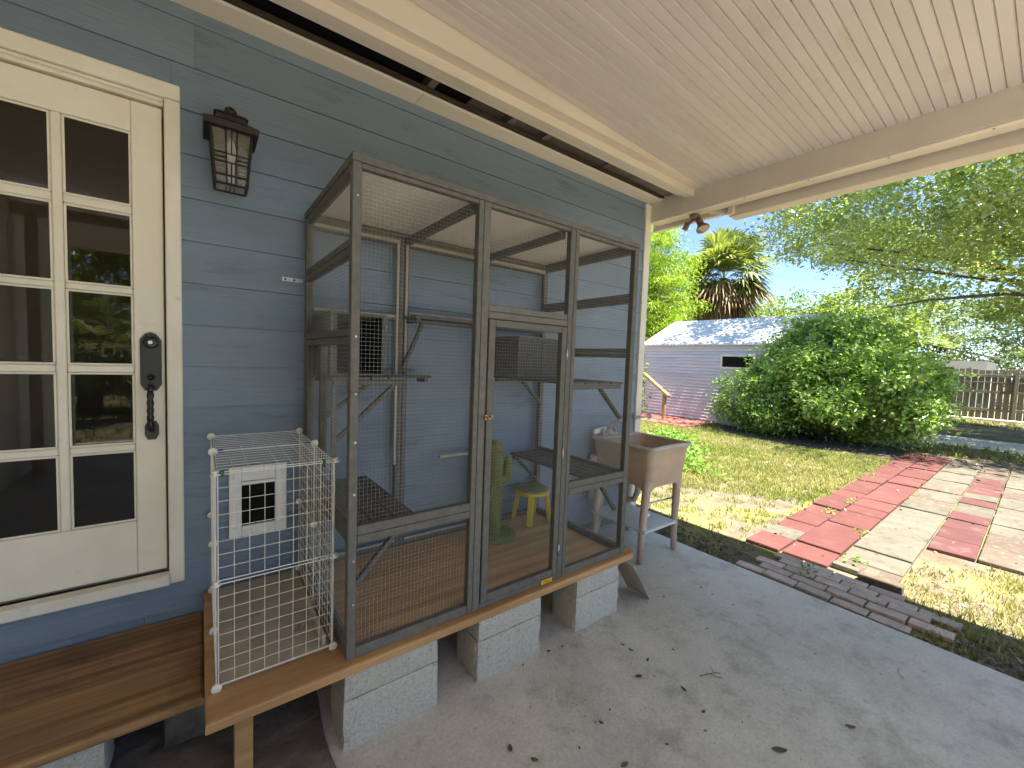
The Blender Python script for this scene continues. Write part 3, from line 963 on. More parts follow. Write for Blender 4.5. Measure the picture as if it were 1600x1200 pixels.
# ---------------------------------------------------------------- platform, bench and blocks
PT = .336
plat = thing('wood_platform', (1.08, -.45, .30), 'raised brown plywood platform on concrete blocks carrying the cat cage', 'platform')
def board(name, mat, x0, x1, y0, y1, z0, z1, parent, rad=.0):
    # nosed front edge, rounded front right corner
    pts = [(x0, y1), (x0, y0), ]
    if rad:
        for k in range(7):
            t = k/6*math.pi/2
            pts.append((x1-rad+rad*math.sin(t), y0+rad-rad*math.cos(t)))
    else:
        pts.append((x1, y0))
    pts.append((x1, y1))
    n = len(pts)
    c = Vector((sum(p[0] for p in pts)/n, sum(p[1] for p in pts)/n))
    vs, fs = [], []
    lv = [(z0, .006), (z0+.006, 0), (z1-.008, 0), (z1-.003, .003), (z1, .010)]
    for z, ins in lv:
        for (x, y) in pts:
            d = Vector((x, y))-c
            vs.append((x-ins*(1 if d.x > 0 else -1)*(abs(d.x) > .2), y-ins*(1 if d.y > 0 else -1), z))
    for i in range(len(lv)-1):
        for k in range(n):
            fs.append((i*n+k, i*n+(k+1) % n, (i+1)*n+(k+1) % n, (i+1)*n+k))
    fs.append(tuple(range(n))[::-1])
    fs.append(tuple(range((len(lv)-1)*n, len(lv)*n)))
    return MB().add(vs, fs).build(name, mat, parent, fixn=True)
board('deck_board', m_bench2, .004, 2.165, -.905, -.46, .298, PT, plat, .06)
board('deck_board', m_bench2, .004, 2.150, -.459, -.018, .298, PT, plat)
Box('leg', m_bench2, plat, .085, .140, -.79, -.735, .0, .297, .002)
Box('stringer', m_joist, plat, .10, 2.1, -.30, -.26, .22, .297, .002)
bench = thing('low_wood_bench', (-.8, -.3, .21), 'low brown stained plywood step bench running under the glazed door', 'bench')
board('top_board', m_bench, -1.59, .002, -.640, -.325, .211, .246, bench)
board('top_board', m_bench, -1.59, .002, -.324, -.018, .211, .246, bench)

def chipped(mb, x0, x1, y0, y1, z0, z1):
    # block with slightly uneven arrises
    nx, ny, nz = 12, 6, max(3, int((z1-z0)/.03))
    vid = {}
    vs, fs = [], []
    def V(i, j, k):
        if (i, j, k) not in vid:
            ex, ey, ez = i in (0, nx), j in (0, ny), k in (0, nz)
            p = [x0+(x1-x0)*i/nx, y0+(y1-y0)*j/ny, z0+(z1-z0)*k/nz]
            e = ex+ey+ez
            if e >= 2:
                d = rng.uniform(.001, .0045) if rng.random() < .85 else rng.uniform(.005, .010)
                if ex: p[0] += d if i == 0 else -d
                if ey: p[1] += d if j == 0 else -d
                if ez: p[2] += .0 if k == 0 else -d*.8
            else:
                for q in range(3): p[q] += rng.uniform(-.0006, .0006)
            vid[(i, j, k)] = len(vs)
            vs.append(p)
        return vid[(i, j, k)]
    for a, (na, nb_, nc) in enumerate(((nx, ny, nz), (ny, nz, nx), (nz, nx, ny))):
        for s_ in (0, na):
            for u in range(nb_):
                for v in range(nc):
                    q = []
                    for (du, dv) in ((0, 0), (1, 0), (1, 1), (0, 1)):
                        t = [0, 0, 0]
                        t[a], t[(a+1) % 3], t[(a+2) % 3] = s_, u+du, v+dv
                        q.append(V(*t))
                    fs.append(tuple(q if s_ else q[::-1]))
    mb.add(vs, fs)

def block(name, x, y, z, h, label, cat='concrete block', mat=None, dx=.394, dy=.194, hollow=False):
    mb = MB()
    chipped(mb, x, x+dx, y, y+dy, z, z+h)
    o = mb.build(name, mat or m_block)
    tag(o, label, cat, 'concrete blocks under the platforms')
    return o
YB = -.892
bs = [(.416, 'front left'), (1.008, 'middle'), (1.648, 'right')]
words = ['nearest under the cage corner beside the kennel', 'below the cage door', 'at the cage end nearest the sink']
for i, (x, _) in enumerate(bs):
    dx = [.392, .385, .366][i]
    yy = YB-(.0, .0, .0)[i]
    block('concrete_block', x, yy, .0, .194, 'grey full height block on the slab, %s' % words[i], dx=dx)
    block('cap_block', x+.004, yy+.002, .1945, .1025, 'thin grey cap block topping the pair %s' % words[i].replace('largest in view, ', ''), dx=dx-.003, dy=.192)
# rear supports in shade
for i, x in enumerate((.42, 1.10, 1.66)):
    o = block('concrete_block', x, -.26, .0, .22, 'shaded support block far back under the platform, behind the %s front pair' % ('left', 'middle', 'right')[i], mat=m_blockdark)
block('concrete_block', -.116, -.535, .02, .188, 'dark block in shade under the right end of the low bench', mat=m_blockdark, dx=.20)
block('concrete_block', -.66, -.60, .02, .188, 'greyish block in shade under the left part of the low bench', dx=.40)
block('concrete_block', -1.35, -.60, .02, .188, 'hidden block under the far left end of the low bench', dx=.40)
# leaning plate by the end blocks
lp_ = MB().bar((2.075, -.86, .285), (2.285, -.845, .004), .17, .006, up=(.8, 0, .6)).build('leaning_board', m_batten)
tag(lp_, 'narrow pale board leaning against the end block below the cage', 'board')

# ---------------------------------------------------------------- cat cage
cage = thing('cat_cage', (1.25, -.45, PT), 'large walk in wood and wire mesh cat enclosure standing on the platform', 'cat enclosure')
XA, XB, XC, XD, YF, YK, ZB, ZT = .4316, .9835, 1.546, 2.074, -.870, -.035, .337, 2.206
th = .034
def rail(name, x0, x1, y0, y1, z0, z1, m=None, parent=cage):
    return Box(name, m or m_cage, parent, x0, x1, y0, y1, z0, z1, .0025)
F0, F1 = YF, YF+th
# front posts / stiles
rail('post', XA, .464, F0, F1, ZB, ZT-.028)
rail('post', .958, XB-.001, F0, F1, ZB, ZT-.028)
rail('post', XB+.001, 1.021, F0, F1, ZB, ZT-.028)
rail('post', 1.511, XC-.001, F0, F1, ZB, ZT-.028)
rail('post', XC+.001, 1.573, F0, F1, ZB, ZT-.028)
rail('post', 2.036, XD, F0, F1, ZB, ZT-.028)
# top cap board all along the front
rail('top_rail', XA-.004, XD+.004, F0-.004, F1+.03, ZT-.0275, ZT)
for (a, b, pn) in ((.4645, .9575, 1), (1.0215, 1.5105, 2), (1.5735, 2.0355, 3)):
    rail('rail', a, b, F0+.002, F1-.002, 2.160, ZT-.0285)
    rail('rail', a, b, F0+.002, F1-.002, ZB, .378 if pn != 2 else .364)
    if pn != 2:
        rail('rail', a, b, F0+.001, F1-.002, .8165, .852)
        rail('rail', a, b, F0+.001, F1-.002, .783, .8150)
    else:
        rail('rail', a, b, F0+.002, F1-.002, 1.7095, 1.739)
        rail('rail', a, b, F0+.001, F1-.002, 1.678, 1.708)
# rear posts and rails
K0, K1 = YK-th, YK
for (a, b) in ((XA, .464), (.925, .953), (.955, .983), (1.49, 1.518), (2.036, XD)):
    rail('post', a, b, K0, K1, ZB, 2.165)
for (a, b) in ((.4645, .9245), (.9835, 1.4895), (1.5185, 2.0355)):
    rail('rail', a, b, K0, K1-.002, 2.13, 2.165)
    rail('rail', a, b, K0, K1-.002, ZB, .375)
    rail('rail', a, b, K0, K1-.002, 1.70, 1.735)
rail('batten', .4645, .9245, K0-.010, K0-.001, 2.142, 2.160, m_batten)
rail('batten', .9835, 1.4895, K0-.010, K0-.001, 2.142, 2.160, m_batten)
rail('batten', 1.5185, 2.0355, K0-.010, K0-.001, 2.142, 2.160, m_batten)
rail('batten', .905, .921, K0-.010, K0-.001, .85, 2.140, m_batten)
rail('batten', .958, .974, K0-.012, K0-.003, 1.45, 2.140, m_batten)
rail('batten', .4645, .9, K0-.010, K0-.001, 1.715, 1.731, m_batten)
rail('batten', .99, 1.49, K0-.010, K0-.001, 1.742, 1.756, m_batten)
rail('batten', .4645, .9245, K0-.010, K0-.001, .377, .393, m_batten)
rail('batten', .9835, 1.4895, K0-.010, K0-.001, .377, .393, m_batten)
rail('batten', 1.20, 1.66, K0-.03, K0-.012, .862, .88, m_batten)
# side frames
for side, (a, b) in enumerate(((XA, XA+th), (XD-th, XD))):
    y0, y1 = F1+.0005, K0-.0005
    rail('side_rail', a+.001, b-.001, y0, y1, 2.148, 2.176)
    rail('side_rail', a+.001, b-.001, y0, y1, 1.888, 1.916)
    rail('side_rail', a+.001, b-.001, y0, y1, 1.857, 1.886)
    rail('side_rail', a+.001, b-.001, y0, y1, 1.562, 1.590)
    rail('side_rail', a+.001, b-.001, y0, y1, 1.532, 1.560)
    rail('side_rail', a+.001, b-.001, y0, y1, ZB, .378)
    if side == 0:
        rail('side_rail', a+.001, b-.001, y0, -.3985, .786, .850)
        rail('side_post', a+.002, b-.002, -.398, -.366, ZB+.042, 1.5315)
        rail('side_post', a+.002, b-.002, -.11, -.0705, ZB+.042, 1.5315)
    else:
        rail('side_rail', a+.001, b-.001, y0, y1, .786, .850)
# top cap boards along the sides and rafters
rail('top_rail', XA-.004, XA+.032, F1+.031, YK, 2.1765, ZT-.002)
rail('top_rail', XD-.032, XD+.004, F1+.031, YK, 2.1765, ZT-.002)
rail('top_rail', XA+.0325, XD-.0325, YK-.035, YK, 2.1655, ZT-.004)
for x in (.965, 1.515):
    rail('rafter', x-.018, x+.018, F1+.031, YK-.036, 2.138, 2.176, m_slat)
rp = MB().box(XA+.02, XD-.02, F1+.02, YK-.01, ZT+.0005, ZT+.006, .001).build('roof_sheet', m_poly, cage)
# wire mesh
def mesh_panel(ax, t, a0, a1, z0, z1, step=.0155, r=.00040):
    mb = MB()
    def P(a, z): return (a, t, z) if ax == 'y' else (t, a, z)
    n = max(1, round((a1-a0)/step))
    for i in range(1, n):
        a = a0+(a1-a0)*i/n
        mb.wire(P(a, z0), P(a, z1), r)
    n = max(1, round((z1-z0)/step))
    for i in range(1, n):
        z = z0+(z1-z0)*i/n
        mb.wire(P(a0, z), P(a1, z), r)
    o = mb.build('wire_mesh', m_wire, cage)
    o['kind'] = 'stuff'
    return o
for p in ((.463, .959, .851, 2.161), (.463, .959, .377, .784), (1.02, 1.512, 1.738, 2.161), (1.572, 2.037, .851, 2.161), (1.572, 2.037, .377, .784)):
    mesh_panel('y', F1-.008, *p)
for x in (XA+.02, XD-.02):
    for (z0, z1) in ((1.916, 2.149), (1.589, 1.858), (.377, 1.533)):
        mesh_panel('x', x, F1, K0, z0, z1)
# door
dr = MB()
dx0, dx1, dz0, dz1 = 1.027, 1.5065, .367, 1.674
dr.box(dx0, 1.062, F0-.003, F1-.004, dz0, dz1, .0025).box(1.4735, dx1, F0-.003, F1-.004, dz0, dz1, .0025)
dr.box(1.0625, 1.473, F0-.002, F1-.005, 1.641, dz1, .0025).box(1.0625, 1.473, F0-.002, F1-.005, dz0, .400, .0025)
dr = dr.build('cage_door', m_cage, cage)
o = mesh_panel('y', F1-.010, 1.061, 1.475, .399, 1.642)
o.parent = dr
o.location = WL[o]-WL[dr]
for z in (1.536, 1.015, .500):
    MB().tube([(1.5095, F0-.006, z-.028), (1.5095, F0-.006, z+.028)], .0045, 8).build('hinge', m_steel, dr)
lt = MB().box(1.012, 1.050, F0-.010, F0-.0045, 1.222, 1.246, .001).tube([(1.008, F0-.012, 1.236), (1.052, F0-.012, 1.236)], .005, 8) \
    .tube([(1.022, F0-.012, 1.236), (1.022, F0-.028, 1.226)], .005, 8).tube([(1.043, F0-.012, 1.236), (1.043, F0-.026, 1.240)], .006, 8).build('latch', m_copper, dr)
tg = MB().box(1.398, 1.470, F0-.006, F0-.0025, .3405, .3625, .0008).build('yellow_label', m_tag, cage)
MB().box(1.406, 1.462, F0-.0075, F0-.0062, .3535, .3565, .0003).box(1.412, 1.455, F0-.0075, F0-.0062, .3465, .3490, .0003).build('label_print', m_tagink, tg)
for z in (1.35, 1.17, .975, .72, .55):
    MB().lathe([(.0055, 0), (.0055, -.0015), (.002, -.0028)], (.452, F0-.0002, z), 10, None, 'y').build('screw', m_steel, cage)
for z in (2.06, 1.56):
    MB().lathe([(.004, 0), (.004, -.0015)], (.450, F0-.0002, z), 8, None, 'y').build('screw', m_steel, cage)
# shelves: slats along y or x on two ledgers, with braces
def shelf(x0, x1, y0, y1, z, n, along, th_=.014, gap=.008, ledger=True):
    sh = None
    w_ = ((x1-x0) if along == 'y' else (y1-y0))
    s_ = (w_-gap*(n-1))/n
    mb = MB()
    if along == 'y':
        mb.box(x0+.004, x1-.004, y0+.01, y0+.035, z-th_-.026, z-th_-.0005, .002).box(x0+.004, x1-.004, y1-.045, y1-.02, z-th_-.026, z-th_-.0005, .002)
    else:
        mb.box(x0+.01, x0+.035, y0+.004, y1-.004, z-th_-.026, z-th_-.0005, .002).box(x1-.045, x1-.02, y0+.004, y1-.004, z-th_-.026, z-th_-.0005, .002)
    sh = mb.build('shelf', m_slat, cage)
    for k in range(n):
        if along == 'y':
            a = x0+k*(s_+gap)
            Box('slat', m_slat, sh, a, a+s_, y0, y1, z-th_, z, .002)
        else:
            a = y0+k*(s_+gap)
            Box('slat', m_slat, sh, x0, x1, a, a+s_, z-th_, z, .002)
    return sh
shelf(.468, .748, -.828, -.075, .812, 3, 'y')
shelf(.468, .80, -.475, -.075, 1.392, 4, 'y')
shelf(.81, 1.085, -.19, -.075, 1.387, 1, 'x')
shelf(.955, 1.50, -.235, -.078, 1.728, 2, 'x')
shelf(1.60, 2.036, -.828, -.075, 1.386, 4, 'y')
shelf(1.772, 2.036, -.826, -.075, .832, 4, 'y')
def brace(p0, p1, up):
    return Bar('brace', m_slat, cage, p0, p1, .020, .024, up)
brace((.480, -.805, .595), (.640, -.805, .768), (0, 1, 0))
brace((.480, -.10, .595), (.640, -.10, .768), (0, 1, 0))
brace((.490, -.445, 1.10), (.755, -.445, 1.345), (0, 1, 0))
brace((.490, -.11, 1.14), (.755, -.11, 1.345), (0, 1, 0))
brace((.945, -.095, 1.42), (1.050, -.12, 1.69), (0, 1, 0))
brace((1.845, -.095, 1.345), (2.030, -.095, 1.175), (0, 1, 0))
brace((2.022, -.645, 1.35), (2.022, -.830, 1.165), (1, 0, 0))
brace((1.812, -.10, .792), (1.995, -.10, .625), (0, 1, 0))
brace((2.022, -.64, .785), (2.022, -.825, .60), (1, 0, 0))
# ledges on the left side
Box('ledger', m_cage, cage, .468, .490, -.46, -.445, .86, 1.35, .002)
# cat houses inside
def nest(name, x0, x1, y0, y1, z0, z1, openface, label, door_x):
    t_ = .012
    mb = MB()
    mb.box(x0, x1, y0, y1, z0, z0+t_, .0015).box(x0-.006, x1+.006, y0-.008, y1, z1-t_, z1, .0015)
    mb.box(x0, x0+t_, y0, y1-.001, z0+t_+.0003, z1-t_-.0003, .0015).box(x1-t_, x1, y0, y1-.001, z0+t_+.0003, z1-t_-.0003, .0015)
    mb.box(x0+t_+.0003, x1-t_-.0003, y1-t_, y1-.001, z0+t_+.0003, z1-t_-.0003, .0015)
    o = mb.build(name, m_cage, cage)
    tag(o, label)
    if openface:
        a, b = door_x
        Box('front_panel', m_slat, o, x0+t_+.0005, a, y0+.002, y0+.012, z0+t_+.0005, z1-t_-.0005, .001)
        if b < x1-t_-.01:
            Box('front_panel', m_slat, o, b, x1-t_-.0005, y0+.002, y0+.012, z0+t_+.0005, z1-t_-.0005, .001)
        Box('nest_shade', m_void, o, x0+t_+.001, x1-t_-.001, y1-t_-.006, y1-t_-.001, z0+t_+.001, z1-t_-.001, .001)  # black sheets paint in the shade inside the open box
        Box('nest_shade', m_void, o, x1-t_-.006, x1-t_-.0005, y0+.014, y1-t_-.007, z0+t_+.001, z1-t_-.001, .001)
    else:
        a, b = door_x
        Box('front_panel', m_slat, o, x0+t_+.0005, a, y0+.001, y0+.011, z0+t_+.0005, z1-t_-.0005, .001)
        Box('front_panel', m_slat, o, a+.003, x1-t_-.0005, y0+.002, y0+.012, z0+t_+.0005, z1-t_-.0005, .001)
    return o
nest('cat_box', .470, .722, -.415, -.078, 1.3925, 1.690, True, 'left nest box with a dark open front', (.50, .70))
nest('cat_box', 1.605, 2.03, -.345, -.078, 1.3865, 1.648, False, 'right nest box with closed boards', (1.80, 0))
# floor inside the cage
Box('floor_panel', m_deckfloor, cage, XA+.036, XD-.036, F1+.001, K0-.001, PT+.0008, PT+.007, .001)

# ---------------------------------------------------------------- things inside the cage
FZ = PT+.0075
cac = thing('cactus_scratcher', (1.53, -.25, FZ), 'green sisal cactus scratching post on a round base inside the cage', 'scratching post')
MB().lathe([(.142, 0), (.146, .008), (.140, .020), (.06, .026), (.01, .027)], (1.53, -.25, FZ), 36).build('base', m_cactus, cac)
prof = [(.046, .02)]
for i in range(40):
    z = .03+i*.0142
    prof.append((.046+.0022*math.sin(i*2.4), z))
prof += [(.043, .60), (.034, .618), (.020, .630), (.004, .634)]
MB().lathe(prof, (1.52, -.25, FZ), 22).build('stem', m_cactus, cac)
def arm(pts, r):
    pts = [Vector(p) for p in pts]
    out = []
    for i in range(len(pts)-1):
        p0 = pts[max(i-1, 0)]; p1 = pts[i]; p2 = pts[i+1]; p3 = pts[min(i+2, len(pts)-1)]
        for k in range(6):
            t = k/6
            out.append(.5*((2*p1)+(p2-p0)*t+(2*p0-5*p1+4*p2-p3)*t*t+(3*p1-p0-3*p2+p3)*t**3))
    out.append(pts[-1])
    n = len(out)
    rr = [r*(1 if i < n-4 else (.95, .8, .5, .12)[i-(n-4)])+.0012*math.sin(i*2.4) for i in range(n)]
    return MB().tube(out, rr, 14)
arm([(1.55, -.25, FZ+.36), (1.60, -.25, FZ+.37), (1.622, -.25, FZ+.42), (1.622, -.25, FZ+.52)], .030).build('arm', m_cactus, cac)
arm([(1.49, -.25, FZ+.26), (1.44, -.25, FZ+.27), (1.42, -.25, FZ+.31), (1.42, -.25, FZ+.40)], .030).build('arm', m_cactus, cac)
fz = []
for k in range(5200):
    a_ = rng.uniform(0, 6.283)
    if k < 3400:
        fz.append((1.52+.047*math.cos(a_), -.25+.047*math.sin(a_), FZ+rng.uniform(.03, .61)))
    else:
        r_ = .14*math.sqrt(rng.uniform(.14, 1))
        fz.append((1.53+r_*math.cos(a_), -.25+r_*math.sin(a_), FZ+.022))
m_fuzz = M('green_sisal_fibre', (.20, .235, .06), (.30, .31, .12), 20, rough=.9, island=.3)
o = leaves_mesh('sisal_fibre', np.array(fz), .014, m_fuzz, cac, .1, .16)
o['kind'] = 'stuff'
st = thing('step_stool', (1.91, -.17, FZ), 'small round yellow plastic step stool with a sage top inside the cage', 'stool')
scx, scy = 1.912, -.172
MB().lathe([(.118, .200), (.124, .206), (.124, .224), (.118, .230)], (scx, scy, FZ), 32).build('seat', m_yellow, st)
MB().lathe([(.117, .2305), (.118, .236), (.112, .240), (.02, .241)], (scx, scy, FZ), 32).build('seat_cover', m_stooltop, st)
for sx, sy in ((-1, -1), (1, -1), (1, 1), (-1, 1)):
    MB().bar((scx+sx*.070, scy+sy*.070, FZ+.2005), (scx+sx*.094, scy+sy*.094, FZ+.001), .042, .030, up=(sx, sy, 0), ch=.004).build('leg', m_yellow, st)

# ---------------------------------------------------------------- white wire grid kennel
ken = thing('wire_grid_kennel', (.22, -.40, PT), 'white wire grid cube kennel joining the pet door to the cat cage', 'wire kennel')
KX0, KX1, KY0, KY1 = .036, .409, -.765, -.045
KZ = (PT+.012, .713, 1.088)
def grid_panel(P, na=8, nb=8, r=.0010, rf=.0019):
    # P(a,b): a,b in 0..1
    mb = MB()
    for i in range(na+1):
        mb.wire(P(i/na, 0), P(i/na, 1), rf if i in (0, na) else r)
    for i in range(nb+1):
        mb.wire(P(0, i/nb), P(1, i/nb), rf if i in (0, nb) else r)
    return mb.build('grid_panel', m_whitewire, ken)
g = .006
for (z0, z1) in ((KZ[0], KZ[1]), (KZ[1], KZ[2])):
    grid_panel(lambda a, b: (KX0+g+(KX1-KX0-2*g)*a, KY0, z0+g+(z1-z0-2*g)*b))
    ym = (KY0+KY1)/2
    for (ya, yc) in ((KY0, ym), (ym, KY1)):
        grid_panel(lambda a, b: (KX0, ya+g+(yc-ya-2*g)*a, z0+g+(z1-z0-2*g)*b))
        if z1 > 1 or ya > -.5:
            grid_panel(lambda a, b: (KX1, ya+g+(yc-ya-2*g)*a, z0+g+(z1-z0-2*g)*b))
        else:
            grid_panel(lambda a, b: (KX1, ya+g+(yc-ya-2*g)*a, z0+g+(z1-z0-2*g)*b), 8, 8)
for (ya, yc) in ((KY0, ym), (ym, KY1)):
    grid_panel(lambda a, b: (KX0+g+(KX1-KX0-2*g)*a, ya+g+(yc-ya-2*g)*b, KZ[2]), 8, 8)
conn = None
for x in (KX0, KX1):
    for y in (KY0, ym, KY1):
        for z in KZ:
            sx = -1 if x == KX0 else 1
            if conn is None:
                conn = MB().lathe([(.003, -.0080), (.0145, -.0075), (.0160, -.0058), (.0145, -.0035), (.006, -.002), (.006, .004), (.012, .0055), (.0125, .007), (.002, .008)], (x, y, z), 18, None, 'y').build('connector', m_whiteplastic, ken)
                c0 = WL[conn].copy()-Vector((x, y, z))
            else:
                c = inst(conn, ken, Vector((x, y, z))+c0)
                if y == KY0 and z != KZ[0]:
                    c.rotation_euler = (math.pi/2, 0, .25)
                elif y == ym:
                    c.rotation_euler = (0, math.pi/2, 0)
Box('cable_tie', m_blue, ken, KX0+.005, KX0+.035, ym-.006, ym+.006, KZ[2]-.006, KZ[2]+.006, .002)
Box('cable_tie', m_blue, ken, KX1-.042, KX1-.012, ym-.006, ym+.006, KZ[2]-.006, KZ[2]+.006, .002)
Box('cable_tie', m_green, ken, KX0+.010, KX0+.024, KY0-.006, KY0+.006, KZ[2]-.014, KZ[2]+.006, .002)
Box('cable_tie', m_green, ken, KX1-.042, KX1-.034, KY0-.006, KY0+.006, KZ[2]-.022, KZ[2]+.006, .002)
Box('floor_board', m_ply, ken, KX0+.012, KX1-.012, KY0+.014, KY1-.004, PT+.0008, PT+.011, .001)
Box('edge_strip', m_batten, ken, KX1-.036, KX1-.022, KY0+.02, ym, PT+.0115, PT+.055, .002)


# ---------------------------------------------------------------- utility sink
snk = thing('utility_sink', (2.88, -.38, 0), 'stained beige plastic utility sink on four legs past the cage end', 'utility sink')
sx0, sx1, sy0, sy1, RZ = 2.615, 3.175, -.672, -.055, .885
def rrect(x0, x1, y0, y1, r, n=5):
    pts = []
    for (cx_, cy_, t0) in ((x1-r, y1-r, 0), (x0+r, y1-r, 90), (x0+r, y0+r, 180), (x1-r, y0+r, 270)):
        for k in range(n+1):
            t = R(t0+90*k/n)
            pts.append((cx_+r*math.cos(t), cy_+r*math.sin(t)))
    return pts
def loft(mb, secs, m, flip=False):
    n = len(secs[0])
    vs = [p for s_ in secs for p in s_]
    fs = []
    for i in range(len(secs)-1):
        for k in range(n):
            q = (i*n+k, i*n+(k+1) % n, (i+1)*n+(k+1) % n, (i+1)*n+k)
            fs.append(q[::-1] if flip else q)
    mb.add(vs, fs, m, True)
def dense(pts, per=6):
    out = []
    for i in range(len(pts)):
        a, b = Vector(pts[i]), Vector(pts[(i+1) % len(pts)])
        k = per if i % 6 == 5 else 1      # the four straight runs of rrect
        for j in range(k):
            out.append(tuple(a.lerp(b, j/k)))
    return out
def sec(ins, z, r=.05, arch=0.0, bow=0.0):
    pts = dense(rrect(sx0+ins, sx1-ins, sy0+ins, sy1-ins, r), 8)
    out = []
    for (x, y) in pts:
        ux = min((x-sx0)/(sx1-sx0), (sx1-x)/(sx1-sx0))*2
        uy = min((y-sy0)/(sy1-sy0), (sy1-y)/(sy1-sy0))*2
        d = max(min(ux, 1)*(uy < .3), min(uy, 1)*(ux < .3))
        zz = z+arch*min(1, max(0, (d-.18)/.25))**.7
        if bow and y < (sy0+.1):
            zz += bow*math.sin(math.pi*min(1, max(0, (x-sx0)/(sx1-sx0))))
        out.append((x, y, zz))
    return out
mb = MB()
loft(mb, [sec(.058, .430, .05, .135), sec(.036, .70, .05), sec(.02, .862, .05)], m_sink)
mb.build('basin', m_sink, snk, fixn=True)
mb = MB()
loft(mb, [sec(.018, .860, .05), sec(.0, .862, .05), sec(-.003, .875, .05, 0, .006), sec(.003, .886, .05, 0, .010), sec(.022, .886, .04, 0, .008), sec(.030, .875, .04)], m_sinkrim)
mb.build('rim', m_sinkrim, snk, fixn=True)
mb = MB()
def isec(ins, z, r=.06):
    return [(x, y, z) for (x, y) in dense(rrect(sx0+ins, sx1-ins, sy0+ins, sy1-ins-.10, r), 8)]
loft(mb, [isec(.026, .882), isec(.038, .80), isec(.055, .62), isec(.075, .585), isec(.20, .58)], m_sink)
mb.f.append(tuple(range(len(mb.v)-len(isec(.2, .5)), len(mb.v))))
mb.mi.append(0); mb.sm.append(False)
mb.build('bowl', m_sink, snk)
Box('deck', m_sinkrim, snk, sx0+.02, sx1-.02, sy1-.135, sy1-.012, .868, .888, .006)
for (x, y) in ((sx0+.078, sy0+.080), (sx1-.078, sy0+.080), (sx0+.078, sy1-.08), (sx1-.078, sy1-.08)):
    dxx = -.065 if x < 2.9 else -.02
    MB().tube([(x, y, .62), (x+dxx*.3, y, .46), (x+dxx*.55, y, .30), (x+dxx, y-.01, .0)], [.034, .031, .027, .022], 14).build('leg', m_sinkleg, snk)
MB().tube([(2.70, sy0+.088, .44), (3.06, sy0+.088, .43)], .006, 8).build('brace_rod', m_steel, snk)
MB().lathe([(.016, 0), (.016, -.004)], (2.700, sy0+.058, .440), 12, None, 'y').build('leg_hole', m_whiteplastic, snk)
MB().lathe([(.014, 0), (.014, -.004)], (2.693, sy0+.060, .365), 12, None, 'y').build('leg_hole', m_whiteplastic, snk)
Box('lower_shelf', m_shelfcover, snk, 2.625, 3.045, -.640, -.09, .235, .258, .006)
MB().tube([(2.90, -.36, .58), (2.90, -.36, .44), (2.90, -.33, .37), (2.90, -.27, .35), (2.90, -.22, .38), (2.90, -.17, .46), (2.90, -.06, .47)], .024, 12) \
    .tube([(2.78, -.10, .80), (2.76, -.10, .50), (2.72, -.09, .05)], .028, 12).tube([(2.66, -.08, .72), (2.66, -.075, .34)], .035, 12).build('drain_pipe', m_sinkleg, snk)
fc = MB().tube([(2.80, -.11, .889), (2.80, -.11, .93), (2.80, -.13, .99), (2.80, -.19, 1.02), (2.80, -.25, 1.005), (2.80, -.265, .98)], .011, 10) \
    .lathe([(.05, 0), (.045, .02), (.02, .045)], (2.80, -.11, .888), 16).box(2.70, 2.90, -.135, -.09, .889, .905, .004).lathe([(.016, 0), (.018, .03), (.01, .04)], (2.72, -.11, .905), 10).lathe([(.016, 0), (.018, .03), (.01, .04)], (2.88, -.11, .905), 10).build('faucet', m_sinkrim, snk)
sd = MB().box(2.635, 2.785, -.10, -.072, .905, .945, .004, rot=Matrix.Rotation(-.12, 3, 'Y')).build('soap_tray', m_pet)
tag(sd, 'long white plastic soap tray lying on the back ledge of the sink', 'soap tray')
bib = MB().tube([(3.20, -.06, 1.00), (3.36, -.06, 1.003), (3.44, -.06, 1.004)], .012, 10).lathe([(.016, -.012), (.024, -.006), (.026, .004), (.022, .016), (.008, .024)], (3.44, -.06, 1.004), 14, None, 'x').build('wall_spigot', m_sinkrim)
tag(bib, 'grey pipe spigot sticking out past the white corner board', 'spigot')

# ---------------------------------------------------------------- fallen leaves and twig on the slab
def leaf_mesh(L_, W_, curl):
    mb = MB()
    n = 6
    vs, fs = [], []
    for i in range(n+1):
        t = i/n
        w_ = W_*math.sin(math.pi*min(.97, max(.03, t)))**.8
        z = .004+curl*(t-.5)**2*4*.5
        vs += [(L_*(t-.5), -w_, z+curl*.6), (L_*(t-.5), 0, z), (L_*(t-.5), w_, z+curl*.7)]
    for i in range(n):
        a = i*3
        fs += [(a, a+3, a+4, a+1), (a+1, a+4, a+5, a+2)]
    return mb.add(vs, fs, None, True)
spots = [(878.6, 1011, .6), (817, 1040, .7), (1012, 1032, 1.0), (998, 1057, 1.2), (986, 1016, .9), (973, 1008, .8), (939, 1130, .8), (797, 1170, 1.1), (835, 1188, 1.0),
         (976, 1196, 1.2), (953, 1110, .5), (857, 1018, .7), (1037, 933, .9), (1095, 919, .8), (1113, 929, .6), (1105, 983, .7), (1052, 1016, .6), (1068, 1077, 1.2), (1099, 1113, .8),
         (1102, 1143, .5), (1329, 1136, 1.4), (1042, 1164, .6), (1220, 926, .5), (1146, 946, .6), (1025, 985, .5), (915, 1095, .4), (1008, 1108, .4), (1190, 1010, .4), (1250, 1080, .4), (1160, 1130, .4), (905, 1170, .45), (870, 1090, .4)]
camo = sc.camera.matrix_world
def px_ray(u, v):
    return (camo.to_3x3() @ Vector(((u-800)/646.14, (600-v)/646.14, -1)))
def on_z(u, v, z):
    d = px_ray(u, v)
    o = camo.translation
    return o+d*((z-o.z)/d.z)
